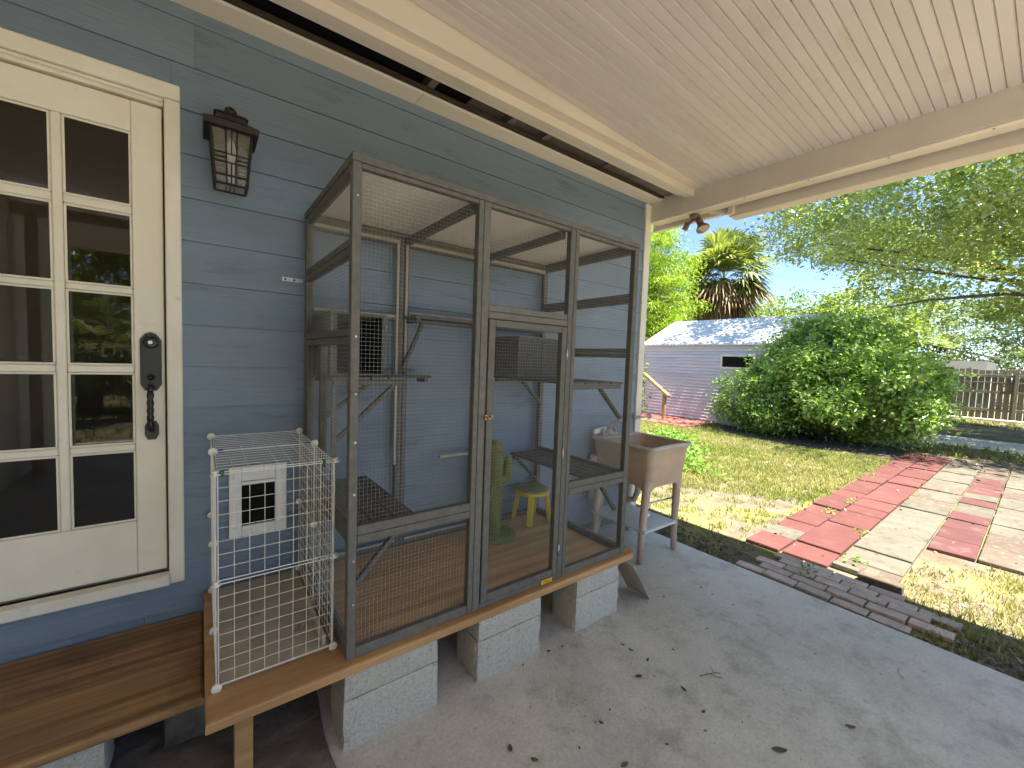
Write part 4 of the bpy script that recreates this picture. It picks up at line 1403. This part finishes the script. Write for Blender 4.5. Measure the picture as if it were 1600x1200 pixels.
# leaf positions measured on the slab (metres)
protos = [leaf_mesh(.036, .0075, .004).build('fallen_leaf', m_dleaf), None]
p0 = protos[0]
first_used = False
for (u, v, s_) in spots:
    p = on_z(u, v, 0)
    if not first_used:
        o = p0
        first_used = True
    else:
        o = p0.copy()
        col.objects.link(o)
    o.location = (p.x, p.y, .004)
    s_ *= .85
    o.rotation_euler = (rng.uniform(-.15, .15), rng.uniform(-.1, .1), rng.uniform(0, 6.28))
    o.scale = (s_, s_*rng.uniform(.8, 1.4), s_)
    tag(o, 'small dry brown oak leaf lying on the bare concrete patio', 'leaf', 'dry leaves on the patio')
p = on_z(1218, 1173, 0)
big = leaf_mesh(.058, .013, .006).build('fallen_leaf', m_dleaf)
big.location = (p.x, p.y, .005); big.rotation_euler = (0, 0, 2.4)
tag(big, 'largest curled grey brown leaf near the bottom middle of the slab', 'leaf', 'dry leaves on the patio')
p = on_z(1410, 1053, 0)
wl = leaf_mesh(.085, .014, .004).build('fallen_leaf', m_pleaf)
wl.location = (p.x, p.y, .003); wl.rotation_euler = (0, 0, .3)
tag(wl, 'pale bleached leaf lying alone on the grey slab', 'leaf', 'dry leaves on the patio')
p = on_z(1108, 1055, 0)
tw = MB().tube([(p.x-.05, p.y+.02, .006), (p.x-.01, p.y, .01), (p.x+.03, p.y-.01, .006), (p.x+.05, p.y-.03, .008)], .0016, 5) \
    .tube([(p.x+.0, p.y, .009), (p.x+.005, p.y-.035, .012), (p.x+.03, p.y-.05, .005)], .0014, 5).tube([(p.x+.03, p.y-.01, .006), (p.x+.045, p.y+.02, .012)], .0013, 5).build('twig', m_dleaf)
tag(tw, 'thin forked dry twig lying on the concrete among leaves', 'twig')

# ---------------------------------------------------------------- paver path and brick edging
path = sheet('paver_path', m_ground, 3.62, 14.0, -3.9, -.70, G+.004)
def slope(x): return .0145*(x-4)
def paver(x0, x1, y0, y1, mat, h=.03, parent=path, nm='paver', z=G+.005):
    j = .008
    cx_, cy_ = (x0+x1)/2, (y0+y1)/2+slope((x0+x1)/2)
    a = .0145+rng.uniform(-.012, .012)
    rot = Matrix.Rotation(a, 3, 'Z') @ Matrix.Rotation(rng.uniform(-.02, .02), 3, 'X') @ Matrix.Rotation(rng.uniform(-.012, .012), 3, 'Y')
    dx_, dy_ = abs(x1-x0)/2-j, abs(y1-y0)/2-j
    hh = h+rng.uniform(-.010, .010)
    return MB().box(cx_-dx_, cx_+dx_, cy_-dy_, cy_+dy_, z, z+hh, .005, None, rot).build(nm, mat, parent)
cy = [-.815, -1.09, -1.42, -1.81, -2.11, -2.50, -2.83, -3.2, -3.6]
def run(x0, x1, ya, yb_, lens, mats):
    x = x0
    i = 0
    while x < x1:
        L_ = lens[i] if i < len(lens) else rng.choice((.30, .40, .46, .58))
        m_ = mats[i] if i < len(mats) else mats[-1]
        if callable(m_): m_ = m_()
        paver(x, x+L_, ya, yb_, m_)
        x += L_
        i += 1
pk = lambda *ms: (lambda: rng.choice(ms))
# first column: red with one pale tile
run(3.86, 10.8, cy[0], cy[1], [.36, .31, .28, .42, .36, .34, .32, .40, .33, .45], [m_pred, m_ppale]+[m_pred]*30)
run(3.90, 10.8, cy[1], cy[2], [.34, .52, .33, .57, .30, .42, .45, .34, .5], [m_pred])
run(4.03, 10.9, cy[2], cy[3], [.17, .36, .46, .36, .58, .49, .36, .36, .57, .40, .45, .8, .6], [m_ptan, m_ppale, m_ppale, m_ppale, m_ppale, m_ppale, m_ppale, m_ptan, m_ppale, m_ptan, m_ppale, m_ppale])
run(5.12, 11.0, cy[3], cy[4], [.44, .42, .38, .38, .55, .34, .34, .55, .35, .5, .5], [m_pmag, m_pmag, m_pmag, m_pmag, m_ppale, m_pmag, m_ppale, m_pmag, m_pmag, m_pmag, m_ptan, m_ptan])
run(5.13, 11.2, cy[4], cy[5], [.5, .5, .42, .5, .42, .6, .5], [m_ptan, m_ptan, m_ppale, m_ppale, m_ppale, m_ppale, pk(m_ptan, m_ppale)])
run(5.15, 11.3, cy[5], cy[6], [.45, .5, .42, .5], [pk(m_pmag, m_ptan, m_ppale)])
run(5.3, 11.3, cy[6], cy[7], [.45, .5, .42, .5], [pk(m_pmag, m_ptan, m_ppale)])
run(5.3, 11.3, cy[7], cy[8], [.45, .5, .42, .5], [pk(m_pmag, m_ptan, m_ppale)])
edging = sheet('brick_edging', m_ground, 3.26, 3.615, -2.15, -.95, G+.006)
bx = 3.335
for r_ in range(5):
    y = -.97-.10*(r_ % 2)-.03*r_
    while y > -1.98-.02*r_ + (.25 if r_ > 3 else 0):
        L_ = .205+rng.uniform(-.012, .012)
        if not (r_ == 0 and rng.random() < .2):
            mb = MB()
            cx_, cy_ = bx+.048+r_*.101, y-L_/2
            rot = Matrix.Rotation(rng.uniform(-.035, .035), 3, 'Z') @ Matrix.Rotation(rng.uniform(-.02, .02), 3, 'X')
            hh = .030+rng.uniform(-.006, .008)-(.012 if r_ == 0 else 0)
            mb.box(cx_-.045, cx_+.045, cy_-L_/2+.005, cy_+L_/2-.005, G+.007, G+.007+hh, .005, None, rot).build('brick', m_brick, edging)
        y -= L_
paver(3.845, 3.945, -1.60, -1.86, m_ptan, .055, edging, 'brick', G+.012)
paver(3.95, 4.03, -1.42, -1.60, m_ppale, .032, edging, 'brick', G+.012)
paver(3.95, 4.15, -1.60, -1.70, m_ppale, .032, edging, 'brick', G+.012)
pad = MB().box(13.3, 15.4, -3.6, -.45, G-.05, G+.012, .006).build('concrete_pad', m_block)
tag(pad, kind='structure')

# ---------------------------------------------------------------- shed, handrail, walk, fence
shed = thing('white_shed', (12.9, 5.0, 0), 'low white ribbed metal shed with a pale gable roof behind the bush', 'shed')
SX = 11.3
Box('wall', m_shedwall, shed, SX+.012, SX+3.4, 1.7, 5.60, -.05, 2.12, .002)
n_ = 23
sb = None
for k in range(n_):
    z0 = .02+k*.0915
    if sb is None:
        mb = MB()
        mb.prism([(SX-.030, z0), (SX-.031, z0+.018), (SX+.002, z0+.084), (SX+.002, z0+.0905), (SX+.011, z0+.0905), (SX+.011, z0)], 'y', 1.7, 5.60)
        # prism on 'y' expects (x,z)
        sb = mb.build('siding_board', m_shedwall, shed, fixn=True)
        s0_ = WL[sb].copy()
    else:
        inst(sb, shed, s0_+Vector((0, 0, k*.0915)))
def shed_win():
    wf_ = MB().box(SX-.050, SX-.032, 2.28, 2.34, 1.46, 1.86).box(SX-.050, SX-.032, 3.12, 3.18, 1.46, 1.86).box(SX-.050, SX-.032, 2.341, 3.119, 1.80, 1.86).box(SX-.050, SX-.032, 2.341, 3.119, 1.46, 1.52).build('window', m_trim, shed)
    Box('pane', m_void, wf_, SX-.040, SX-.033, 2.341, 3.119, 1.521, 1.799, .001)
shed_win()
ov = .10
rfm = MB().add([(SX-ov, 1.4, 2.10), (SX-ov, 5.68, 2.10), (SX+1.7, 1.4, 2.95), (SX+1.7, 5.68, 2.95), (SX+3.5, 1.4, 2.10), (SX+3.5, 5.68, 2.10),
                (SX-ov, 1.4, 2.145), (SX-ov, 5.68, 2.145), (SX+1.7, 1.4, 3.0), (SX+1.7, 5.68, 3.0), (SX+3.5, 1.4, 2.145), (SX+3.5, 5.68, 2.145)],
               [(0, 2, 3, 1), (2, 4, 5, 3), (6, 7, 9, 8), (8, 9, 11, 10), (0, 1, 7, 6), (1, 3, 9, 7), (3, 5, 11, 9), (0, 6, 8, 2), (2, 8, 10, 4), (4, 10, 11, 5)])
rfm.build('roof', m_shedroof, shed, fixn=True)
far = thing('neighbour_shed', (30, 0, 0), 'pale green grey gabled roof of a neighbouring shed rising over the fence', 'shed')
MB().add([(27.5, .0, 1.9), (27.5, 3.2, 1.9), (32, 3.2, 1.9), (32, .0, 1.9), (27.4, 2.2, 3.15), (32, 2.2, 3.15), (27.4, -.75, 2.35), (32, -.75, 2.35), (27.4, 4, 2.3), (32, 4, 2.3)],
         [(4, 6, 7, 5), (4, 5, 9, 8)]).build('roof', m_shelfcover, far)
Box('wall', m_shedwall, far, 27.6, 32, -.4, 3.6, 0, 2.2)
walk = sheet('red_walk', m_redpath, 9.75, 11.28, 3.2, 9, G+.03)
rl = thing('wooden_handrail', (10.3, 4.6, 0), 'tan wooden handrail on a post beside the white shed', 'handrail')
Bar('top_rail', m_rail, rl, (10.3, 5.02, 1.33), (10.3, 4.05, .66), .14, .06)
Box('post', m_rail, rl, 10.26, 10.34, 4.14, 4.22, G+.03, .70, .004)
Box('post', m_rail, rl, 10.26, 10.34, 4.92, 5.00, G+.03, 1.24, .004)
Box('post', m_rail, rl, 10.26, 10.34, 6.3, 6.38, G+.03, 1.32, .004)
Bar('top_rail', m_rail, rl, (10.3, 7.0, 1.345), (10.3, 5.03, 1.335), .14, .06)

fence = thing('wooden_fence', (22.4, -4, 0), 'weathered grey brown vertical board fence across the back of the yard', 'fence')
fy = 3.2
fb = None
while fy > -14:
    gate = -.72 < fy < 0.3
    h = 1.78 + (.03 if gate else 0)
    if fb is None:
        fb = MB().box(22.385, 22.405, fy-.135, fy, G+.02, 1.78, .003).build('picket', m_fence, fence)
        f0 = WL[fb].copy()
        fy0 = fy
    else:
        o = inst(fb, fence, f0+Vector((rng.uniform(-.006, .006), fy-fy0, rng.uniform(-.03, .03))))
    fy -= .155+rng.uniform(-.008, .012)
for z in (.35, .98, 1.55):
    Box('rail', m_fence, fence, 22.34, 22.384, -14, 3.2, z-.045, z+.045, .003)
for y in (-11.5, -9, -6.5, -4, -1.5, .45, 3):
    Box('post', m_fence, fence, 22.26, 22.339, y-.045, y+.045, G-.1, 1.80, .003)
Box('top_cap', m_fence, fence, 22.33, 22.42, -14, -.25, 1.30, 1.34, .003)
pipe = MB().tube([(22.0, .25, .02), (21.9, -2, .03), (21.8, -5, .03)], .035, 8).build('white_pipe', m_pet)
tag(pipe, 'long white plastic pipe lying along the foot of the fence', 'pipe')

# ---------------------------------------------------------------- vegetation
def crown_points(c, r, nclump, per, csize, shell=.45, keep=None, floor=-9, flat=.65):
    c = np.array(c, float)
    r = np.array(r, float)
    d = nrg.normal(size=(nclump, 3))
    d /= np.linalg.norm(d, axis=1)[:, None]
    rad = shell+(1-shell)*nrg.random((nclump, 1))**.6
    lump = 1+.16*np.sin(d[:, :1]*5.1+1.3)*np.cos(d[:, 1:2]*4.3)+.10*np.sin(d[:, 2:3]*7+d[:, :1]*6)
    cen = c+d*r*rad*lump
    cen = cen[cen[:, 2] > floor]
    cs = csize*(.55+.8*nrg.random((len(cen), 1)))
    pos = np.repeat(cen, per, 0)+nrg.normal(size=(len(cen)*per, 3))*np.repeat(cs, per, 0)*np.array([.6, .6, .6*flat])
    if keep is not None:
        pos = pos[keep(pos)]
    return cen, pos

def limbs(mb, base, ztop, targets, r0, n=9, lean=(0, 0)):
    b = Vector(base)
    top = Vector((base[0]+lean[0], base[1]+lean[1], ztop))
    mb.tube([b+Vector((0, 0, -.1)), b+Vector((0, 0, .15)), b.lerp(top, .35)+Vector((.05, -.03, 0)), top], [r0*1.5, r0*1.15, r0, r0*.8], n)
    return top

def tree(name, label, base, c, r, nclump, per, csize, leaf, mat, trunk_r, fork, group=None, nlimb=9, keep=None, droop=.25, shell=.45, cat='tree', aspect=.45, floor=-9, sep=False):
    t = thing(name, base, label, cat, group)
    cen, pos = crown_points(c, r, nclump, per, csize, shell, keep, floor)
    pos = pos[pos[:, 2] > .0]
    leaves_mesh('crown', pos, leaf, mat, t, droop, aspect)
    mb = MB()
    top = limbs(mb, base, fork, None, trunk_r)
    mb.build('trunk', m_bark, t)
    pick = cen[nrg.permutation(len(cen))[:nlimb]]
    for p in pick:
        p = Vector(p)
        m1 = top.lerp(p, .35)+Vector((rng.uniform(-.3, .3), rng.uniform(-.3, .3), rng.uniform(.0, .5)))
        m2 = top.lerp(p, .7)+Vector((rng.uniform(-.3, .3), rng.uniform(-.3, .3), rng.uniform(-.1, .4)))
        MB().tube([top-Vector((0, 0, .25)), m1, m2, p], [trunk_r*.50, trunk_r*.28, trunk_r*.12, .010], 7).build('limb', m_bark, t)
    return t

# big oak over the right of the yard
oak = tree('oak_tree', 'large spreading oak whose leafy crown hangs over the right of the yard', (17.5, -5.2, G), (15.0, -2.0, 7.2), (5.6, 5.6, 4.3), 860, 165, .54, .125, m_oakleaf, .34, 2.6, nlimb=16, shell=.55,
           keep=lambda p: (p[:, 2] > 1.9+.35*np.clip(p[:, 1]+3, 0, 8)+.12*np.sin(p[:, 0]*3)) & ~((p[:, 1] > 1.6) & (p[:, 2] < 4.6)))
leaves_mesh('crown', np.concatenate([crown_points(c_, r_, n_, 130, .42)[1] for c_, r_, n_ in (((16.8, -4.6, 3.6), (1.8, 1.5, 1.5), 90), ((14.6, -3.0, 4.2), (1.5, 1.5, 1.0), 50))]), .125, m_oakleaf, oak, .25, .45)
MB().tube([(17.4, -5.1, 2.2), (15.6, -3.1, 3.15), (14.2, -1.6, 3.35), (13.2, -.5, 3.2), (12.6, .2, 3.0)], [.12, .075, .045, .026, .010], 8).build('limb', m_bark, oak)
# bush in front of the shed
bush = thing('large_bush', (11.4, .9, G), 'big rounded glossy green bush growing in front of the white shed', 'bush')
cen, pos = crown_points((11.65, .70, 1.1), (1.3, 1.62, 1.25), 400, 80, .34, .55, lambda p: ~((p[:, 0] > 11.24) & (p[:, 1] > 1.66) & (p[:, 2] < 2.2)) & (p[:, 2] > G+.02))
lobes = [pos]
for (bx_, by_, bz_, br) in ((11.6, .3, 2.1, .62), (11.3, 1.3, 2.0, .6), (10.7, -.2, 1.5, .65), (10.5, .9, 1.6, .6), (10.3, .4, .85, .6), (10.6, 1.55, 1.0, .55), (11.9, -.55, 1.4, .5), (10.9, -.55, .8, .55), (11.2, .7, 2.4, .42), (10.4, 1.5, .55, .5)):
    lobes.append(crown_points((bx_, by_, bz_), (br, br, br*.8), 60, 60, .22, .5, lambda p: ~((p[:, 0] > 11.24) & (p[:, 1] > 1.66) & (p[:, 2] < 2.2)) & (p[:, 2] > G+.02))[1])
pos = np.concatenate(lobes)
_, pos2 = crown_points((10.9, 2.15, .75), (.65, .80, .80), 90, 60, .24, .5, lambda p: ~((p[:, 0] > 11.24) & (p[:, 1] > 1.66)) & (p[:, 2] > G+.02))
pos = np.concatenate([pos, pos2])
sel = nrg.random(len(pos))
leaves_mesh('foliage', pos[sel < .62], .105, m_bushleaf, bush, .45, .46)
leaves_mesh('foliage', pos[(sel >= .62) & (sel < .9)], .075, m_bushleaf, bush, .3, .5)
leaves_mesh('foliage', pos[sel >= .9], .085, m_midleaf, bush, .2, .46)
for k in range(14):
    p = Vector(cen[rng.randrange(len(cen))])
    MB().tube([(11.4+rng.uniform(-.4, .4), .8+rng.uniform(-.5, .5), G), Vector((11.4, .8, .6)).lerp(p, .6), p], [.03, .02, .008], 6).build('stem', m_bark, bush)
# arching sprays standing out of the outline
sp_pts = []
for k in range(110):
    a = rng.uniform(0, 6.28)
    el = rng.uniform(.15, 1.3)
    d0 = Vector((math.cos(a)*math.cos(el), math.sin(a)*math.cos(el), math.sin(el)))
    p = Vector((11.5, .85, 1.1))+Vector((d0.x*1.4, d0.y*1.9, d0.z*1.4))
    if p.y > 1.5: p = Vector((min(p.x, 10.9), min(p.y, 2.1), min(p.z, 1.3)))
    for j in range(26):
        t_ = j/26
        q = p+d0*((.25+.5*((k*7)%10)/10)*t_)+Vector((0, 0, -.25*t_*t_))
        sp_pts.append((q.x+rng.uniform(-.05, .05), q.y+rng.uniform(-.05, .05), q.z+rng.uniform(-.04, .04)))
leaves_mesh('spray', np.array(sp_pts), .10, m_bushleaf, bush, .3, .46)

# bamboo-like lime tree at the house corner
lime = tree('lime_green_tree', 'tall feathery lime green tree beyond the house corner', (15.5, 9.3, G), (15.2, 8.8, 4.2), (1.7, 2.4, 3.9), 620, 120, .40, .17, m_limeleaf, .14, 1.5, nlimb=10, droop=.9, shell=.2, aspect=.16)
mid = []
for i, (x, y, z, rx, rz, m_, lab) in enumerate((
        (30, 9.0, 3.4, 2.8, 2.5, m_midleaf, 'yellow green tree behind the shed roof right of the palm'),
        (29, 4.6, 3.7, 3.0, 2.7, m_midleaf, 'yellow green tree rising just above the bush'),
        (27, 14.5, 3.2, 2.6, 2.6, m_farleaf, 'grey green tree low behind the shed left of the palm'),
        (36, -2.5, 3.6, 4.2, 3.6, m_farleaf, 'grey green tree behind the fence nearest the bush'),
        (33, -8.5, 3.8, 4.0, 3.6, m_midleaf, 'yellow green tree behind the right of the fence'),
        (44, 2.5, 4.2, 4.5, 4.0, m_farleaf, 'pale distant tree seen in the gap over the bush'),
        (42, 16, 4.0, 5.0, 3.6, m_farleaf, 'distant tree seen low between palm and house corner'),
        (38, -15, 4.5, 5.0, 4.5, m_farleaf, 'distant tree at the far right behind the fence'))):
    tree('background_tree', lab, (x, y, G), (x, y, z), (rx, rx*1.15, rz), 150, 90, .55, .22, m_, .18, 1.6, 'trees behind the yard', 4)
# trees behind the viewer (reflected in the glass)
for i, (x, y, z, rx) in enumerate(((-3.5, -19, 3.5, 2.6), (4.5, -24, 4, 3.0), (-11, -22, 4, 3))):
    tree('background_tree', ('dense green tree behind the back lawn, %s' % ('left', 'middle', 'far left')[i]), (x, y, G), (x, y, z), (rx, rx, rx), 130, 80, .6, .25, m_midleaf, .2, 1.5, 'trees behind the back lawn', 4)

def palm(name, label, base, H, fr_len, nf, ndead, mat=None):
    t = thing(name, base, label, 'palm tree')
    b = Vector(base)
    pts = [b+Vector((0, 0, -.1)), b+Vector((.04, .03, H*.4)), b+Vector((.0, -.02, H*.8)), b+Vector((0, 0, H))]
    MB().tube(pts, [.24, .19, .18, .20], 12).build('trunk', m_bark, t)
    head = b+Vector((0, 0, H))
    def fan(dirv, L_, dead):
        # costapalmate frond: petiole then blades fanning with a drooping tip
        vs, tr = [], []
        d_ = Vector(dirv).normalized()
        sd_ = d_.cross(Vector((0, 0, 1)))
        if sd_.length < .05: sd_ = Vector((1, 0, 0))
        sd_.normalize()
        u_ = sd_.cross(d_)
        hub = head+d_*L_*.45
        wv = .012
        k = len(vs)
        vs += [head-sd_*wv, head+sd_*wv, hub+sd_*wv, hub-sd_*wv]
        tr += [k, k+1, k+2, k, k+2, k+3]
        nb_ = 28
        for i in range(nb_):
            a = -1.75+3.5*i/(nb_-1)
            bd = (d_*math.cos(a)+sd_*math.sin(a)+u_*(.18*rng.uniform(-.5, 1))).normalized()
            ln = L_*.58*(.75+.25*math.cos(a))*rng.uniform(.85, 1.1)
            q1 = hub+bd*ln*.6
            q2 = hub+bd*ln+Vector((0, 0, -ln*(.45 if dead else .28)*rng.uniform(.5, 1.2)))
            wd = bd.cross(u_).normalized()*ln*.042
            k = len(vs)
            vs += [hub, q1+wd, q1-wd, q2]
            tr += [k, k+1, k+2, k+1, k+3, k+2]
        return vs, tr
    for (nm, n_, dead) in (('crown', nf, False), ('dry_fronds', ndead, True)):
        V, T = [], []
        for i in range(n_):
            a = rng.uniform(0, 6.28)
            el = rng.uniform(-.55, 1.3) if not dead else rng.uniform(-1.3, -.25)
            dv = (math.cos(a)*math.cos(el), math.sin(a)*math.cos(el), math.sin(el))
            v_, t_ = fan(dv, fr_len*rng.uniform(.72, 1.12)*(.98 if dead else 1), dead)
            T += [x+len(V) for x in t_]
            V += v_
        np_mesh(nm, np.array([tuple(p) for p in V]), np.array(T), m_palmdead if dead else m_palmleaf, t)
    return t
palm('sabal_palm', 'shaggy fan palm with dry skirt standing behind the white shed', (20, 7.6, G), 5.8, 2.5, 64, 46)
palm('sabal_palm', 'low fan palm on the back lawn behind the patio', (-2.0, -10.5, G), 1.4, 1.9, 26, 4)

# climbing vine and weeds by the house corner
def weed_patch(name, label, pts, leaf, mat, cat='plant', aspect=.5, group=None):
    o = leaves_mesh(name, np.array(pts), leaf, mat, None, .0, aspect, up=.6)
    tag(o, label, cat, group)
    return o
pts = []
for k in range(340):
    pts.append((10.2+rng.uniform(-.15, .15), 5.0+rng.gauss(0, .12), abs(rng.gauss(.7, .42))))
weed_patch('climbing_vine', 'bright green vine climbing the handrail post by the shed', pts, .13, m_weed, 'vine')
pts = []
for k in range(2600):
    x = rng.uniform(5.6, 8.2)
    y = 1.0+(x-5.6)*.62+rng.gauss(0, .32)
    pts.append((x, y, G+abs(rng.gauss(.06, .08))))
weed_patch('leafy_weeds', 'patch of bright broad leaf weeds beside the house wall past the sink', pts, .075, m_weed)
pts = []
for k in range(60):
    for q in [on_z(*z_, G) for z_ in ((1365, 748), (1330, 790), (1295, 805), (1345, 840), (1340, 885), (1260, 900))]:
        if rng.random() < .35:
            pts.append((q.x+rng.gauss(0, .06), q.y+rng.gauss(0, .03), G+.04+abs(rng.gauss(0, .012))))
o = leaves_mesh('paver_weeds', np.array(pts), .035, m_weed, None, .0, .5, up=.6)
tag(o, kind='stuff')

# grass: tufts of blades; denser to the right where the lawn is, patchy near the slab
def vnoise(x, y, s, seed=0):
    return (np.sin(x*s*1.7+y*s*.9+seed)+np.sin(x*s*.6-y*s*1.9+seed*2.3)+np.sin(x*s*2.9+y*s*2.3+seed*.7)*.6)/2.6
def grass(name, n, xr, yr, hgt, dens, mat, wid=.006):
    x = nrg.uniform(*xr, n)
    y = nrg.uniform(*yr, n)
    k = nrg.random(n) < dens(x, y)
    x, y = x[k], y[k]
    n = len(x)
    b = 5
    X = np.repeat(x, b)+nrg.normal(0, .022, n*b)
    Y = np.repeat(y, b)+nrg.normal(0, .022, n*b)
    h = np.repeat(hgt*(.5+nrg.random(n)), b)*(.6+.7*nrg.random(n*b))
    a = nrg.uniform(0, 6.28, n*b)
    w_ = wid*(.7+.6*nrg.random(n*b))
    ln = nrg.uniform(.1, .9, n*b)*h
    la = nrg.uniform(0, 6.28, n*b)
    P = np.stack([X, Y, np.full(n*b, G-.003)], 1)
    S = np.stack([np.cos(a)*w_, np.sin(a)*w_, np.zeros(n*b)], 1)
    Mid = P+np.stack([np.cos(la)*ln*.35, np.sin(la)*ln*.35, h*.6], 1)
    T = P+np.stack([np.cos(la)*ln, np.sin(la)*ln, h], 1)
    v = np.stack([P-S, P+S, Mid+S*.7, Mid-S*.7, T], 1)
    i = np.arange(n*b)[:, None]*5
    tri = np.concatenate([i+np.array([[0, 1, 2]]), i+np.array([[0, 2, 3]]), i+np.array([[3, 2, 4]])], 1).reshape(-1)
    o = np_mesh(name, v.reshape(-1, 3), tri, mat, None)
    tag(o, kind='stuff')
    return o
def on_path(x, y):
    yy = y-.0145*(x-4)
    a = (yy < -.80) & (yy > -1.82) & (x > 3.84)
    b_ = (yy < -1.8) & (x > 5.08) & (x < 11.4)
    c_ = (x > 3.3) & (x < 3.84) & (y > -2.0) & (y < -.95)
    return a | b_ | c_
def d1(x, y):
    v = .5+.55*vnoise(x, y, 1.3)+.3*vnoise(x, y, 4.1, 2)
    v = np.clip(v, 0, 1)*np.clip((x-3.7)/1.8, .12, 1)
    v = np.clip(.25*vnoise(x, y, 9.7, 3)+v+.38*np.clip((x-4.6)/2.2, 0, 1)*np.clip((y+1.0)/.8, 0, 1), 0, 1)
    sh_ = np.where(((x-11.4)/1.9)**2+((y-.8)/2.3)**2 < 1, 0.0, 1.0)
    return np.where(on_path(x, y) | (x < 3.30) | ((x > 9.7) & (y > 3.15)), 0, v)*sh_
grass('lawn_grass', 85000, (3.3, 11.5), (-.85, 5.5), .042, d1, m_grass, .0042)
def d2(x, y):
    v = np.clip(.45+.6*vnoise(x, y, 1.9, 5)+.3*vnoise(x, y, 5.1, 1), 0, 1)
    return np.where(on_path(x, y) | (x < 3.32) | (y < -5.5), 0, v)*np.where(x < 5.2, 1, .5)
grass('side_grass', 9000, (3.3, 5.2), (-5, -1.75), .04, d2, m_grass, .0042)
grass('far_grass', 7000, (11.5, 22), (-8, 2), .07, lambda x, y: np.where((x > 13.4) & (x < 19.5) & (y < -.35), 0, .6), m_grass, .012)
grass('rear_grass', 3000, (-6, 6), (-14, -6.6), .07, lambda x, y: np.full_like(x, .8), m_grass, .01)
# leaf litter along the slab edge and under the bush
def litter(name, n, fx, size):
    pts = np.array([fx() for _ in range(n)])
    o = leaves_mesh(name, pts, size, m_litter, None, .0, .5, up=1.2)
    tag(o, kind='stuff')
def edge_pt():
    y = rng.uniform(-4.5, .5)
    if -2.0 < y < -.95: y = y-1.2 if rng.random() < .5 else y+1.1
    return (3.28+abs(rng.gauss(0, .22)), y, G+.004+rng.random()*.015)
litter('edge_litter', 2600, edge_pt, .035)
litter('yard_litter', 2600, lambda: (rng.uniform(3.6, 12), rng.uniform(-5, 4), G+.006+rng.random()*.03), .04)
litter('bush_litter', 1800, lambda: (11.3+rng.gauss(0, 1.1), .6+rng.gauss(0, 1.4), G+.008+rng.random()*.02), .06)
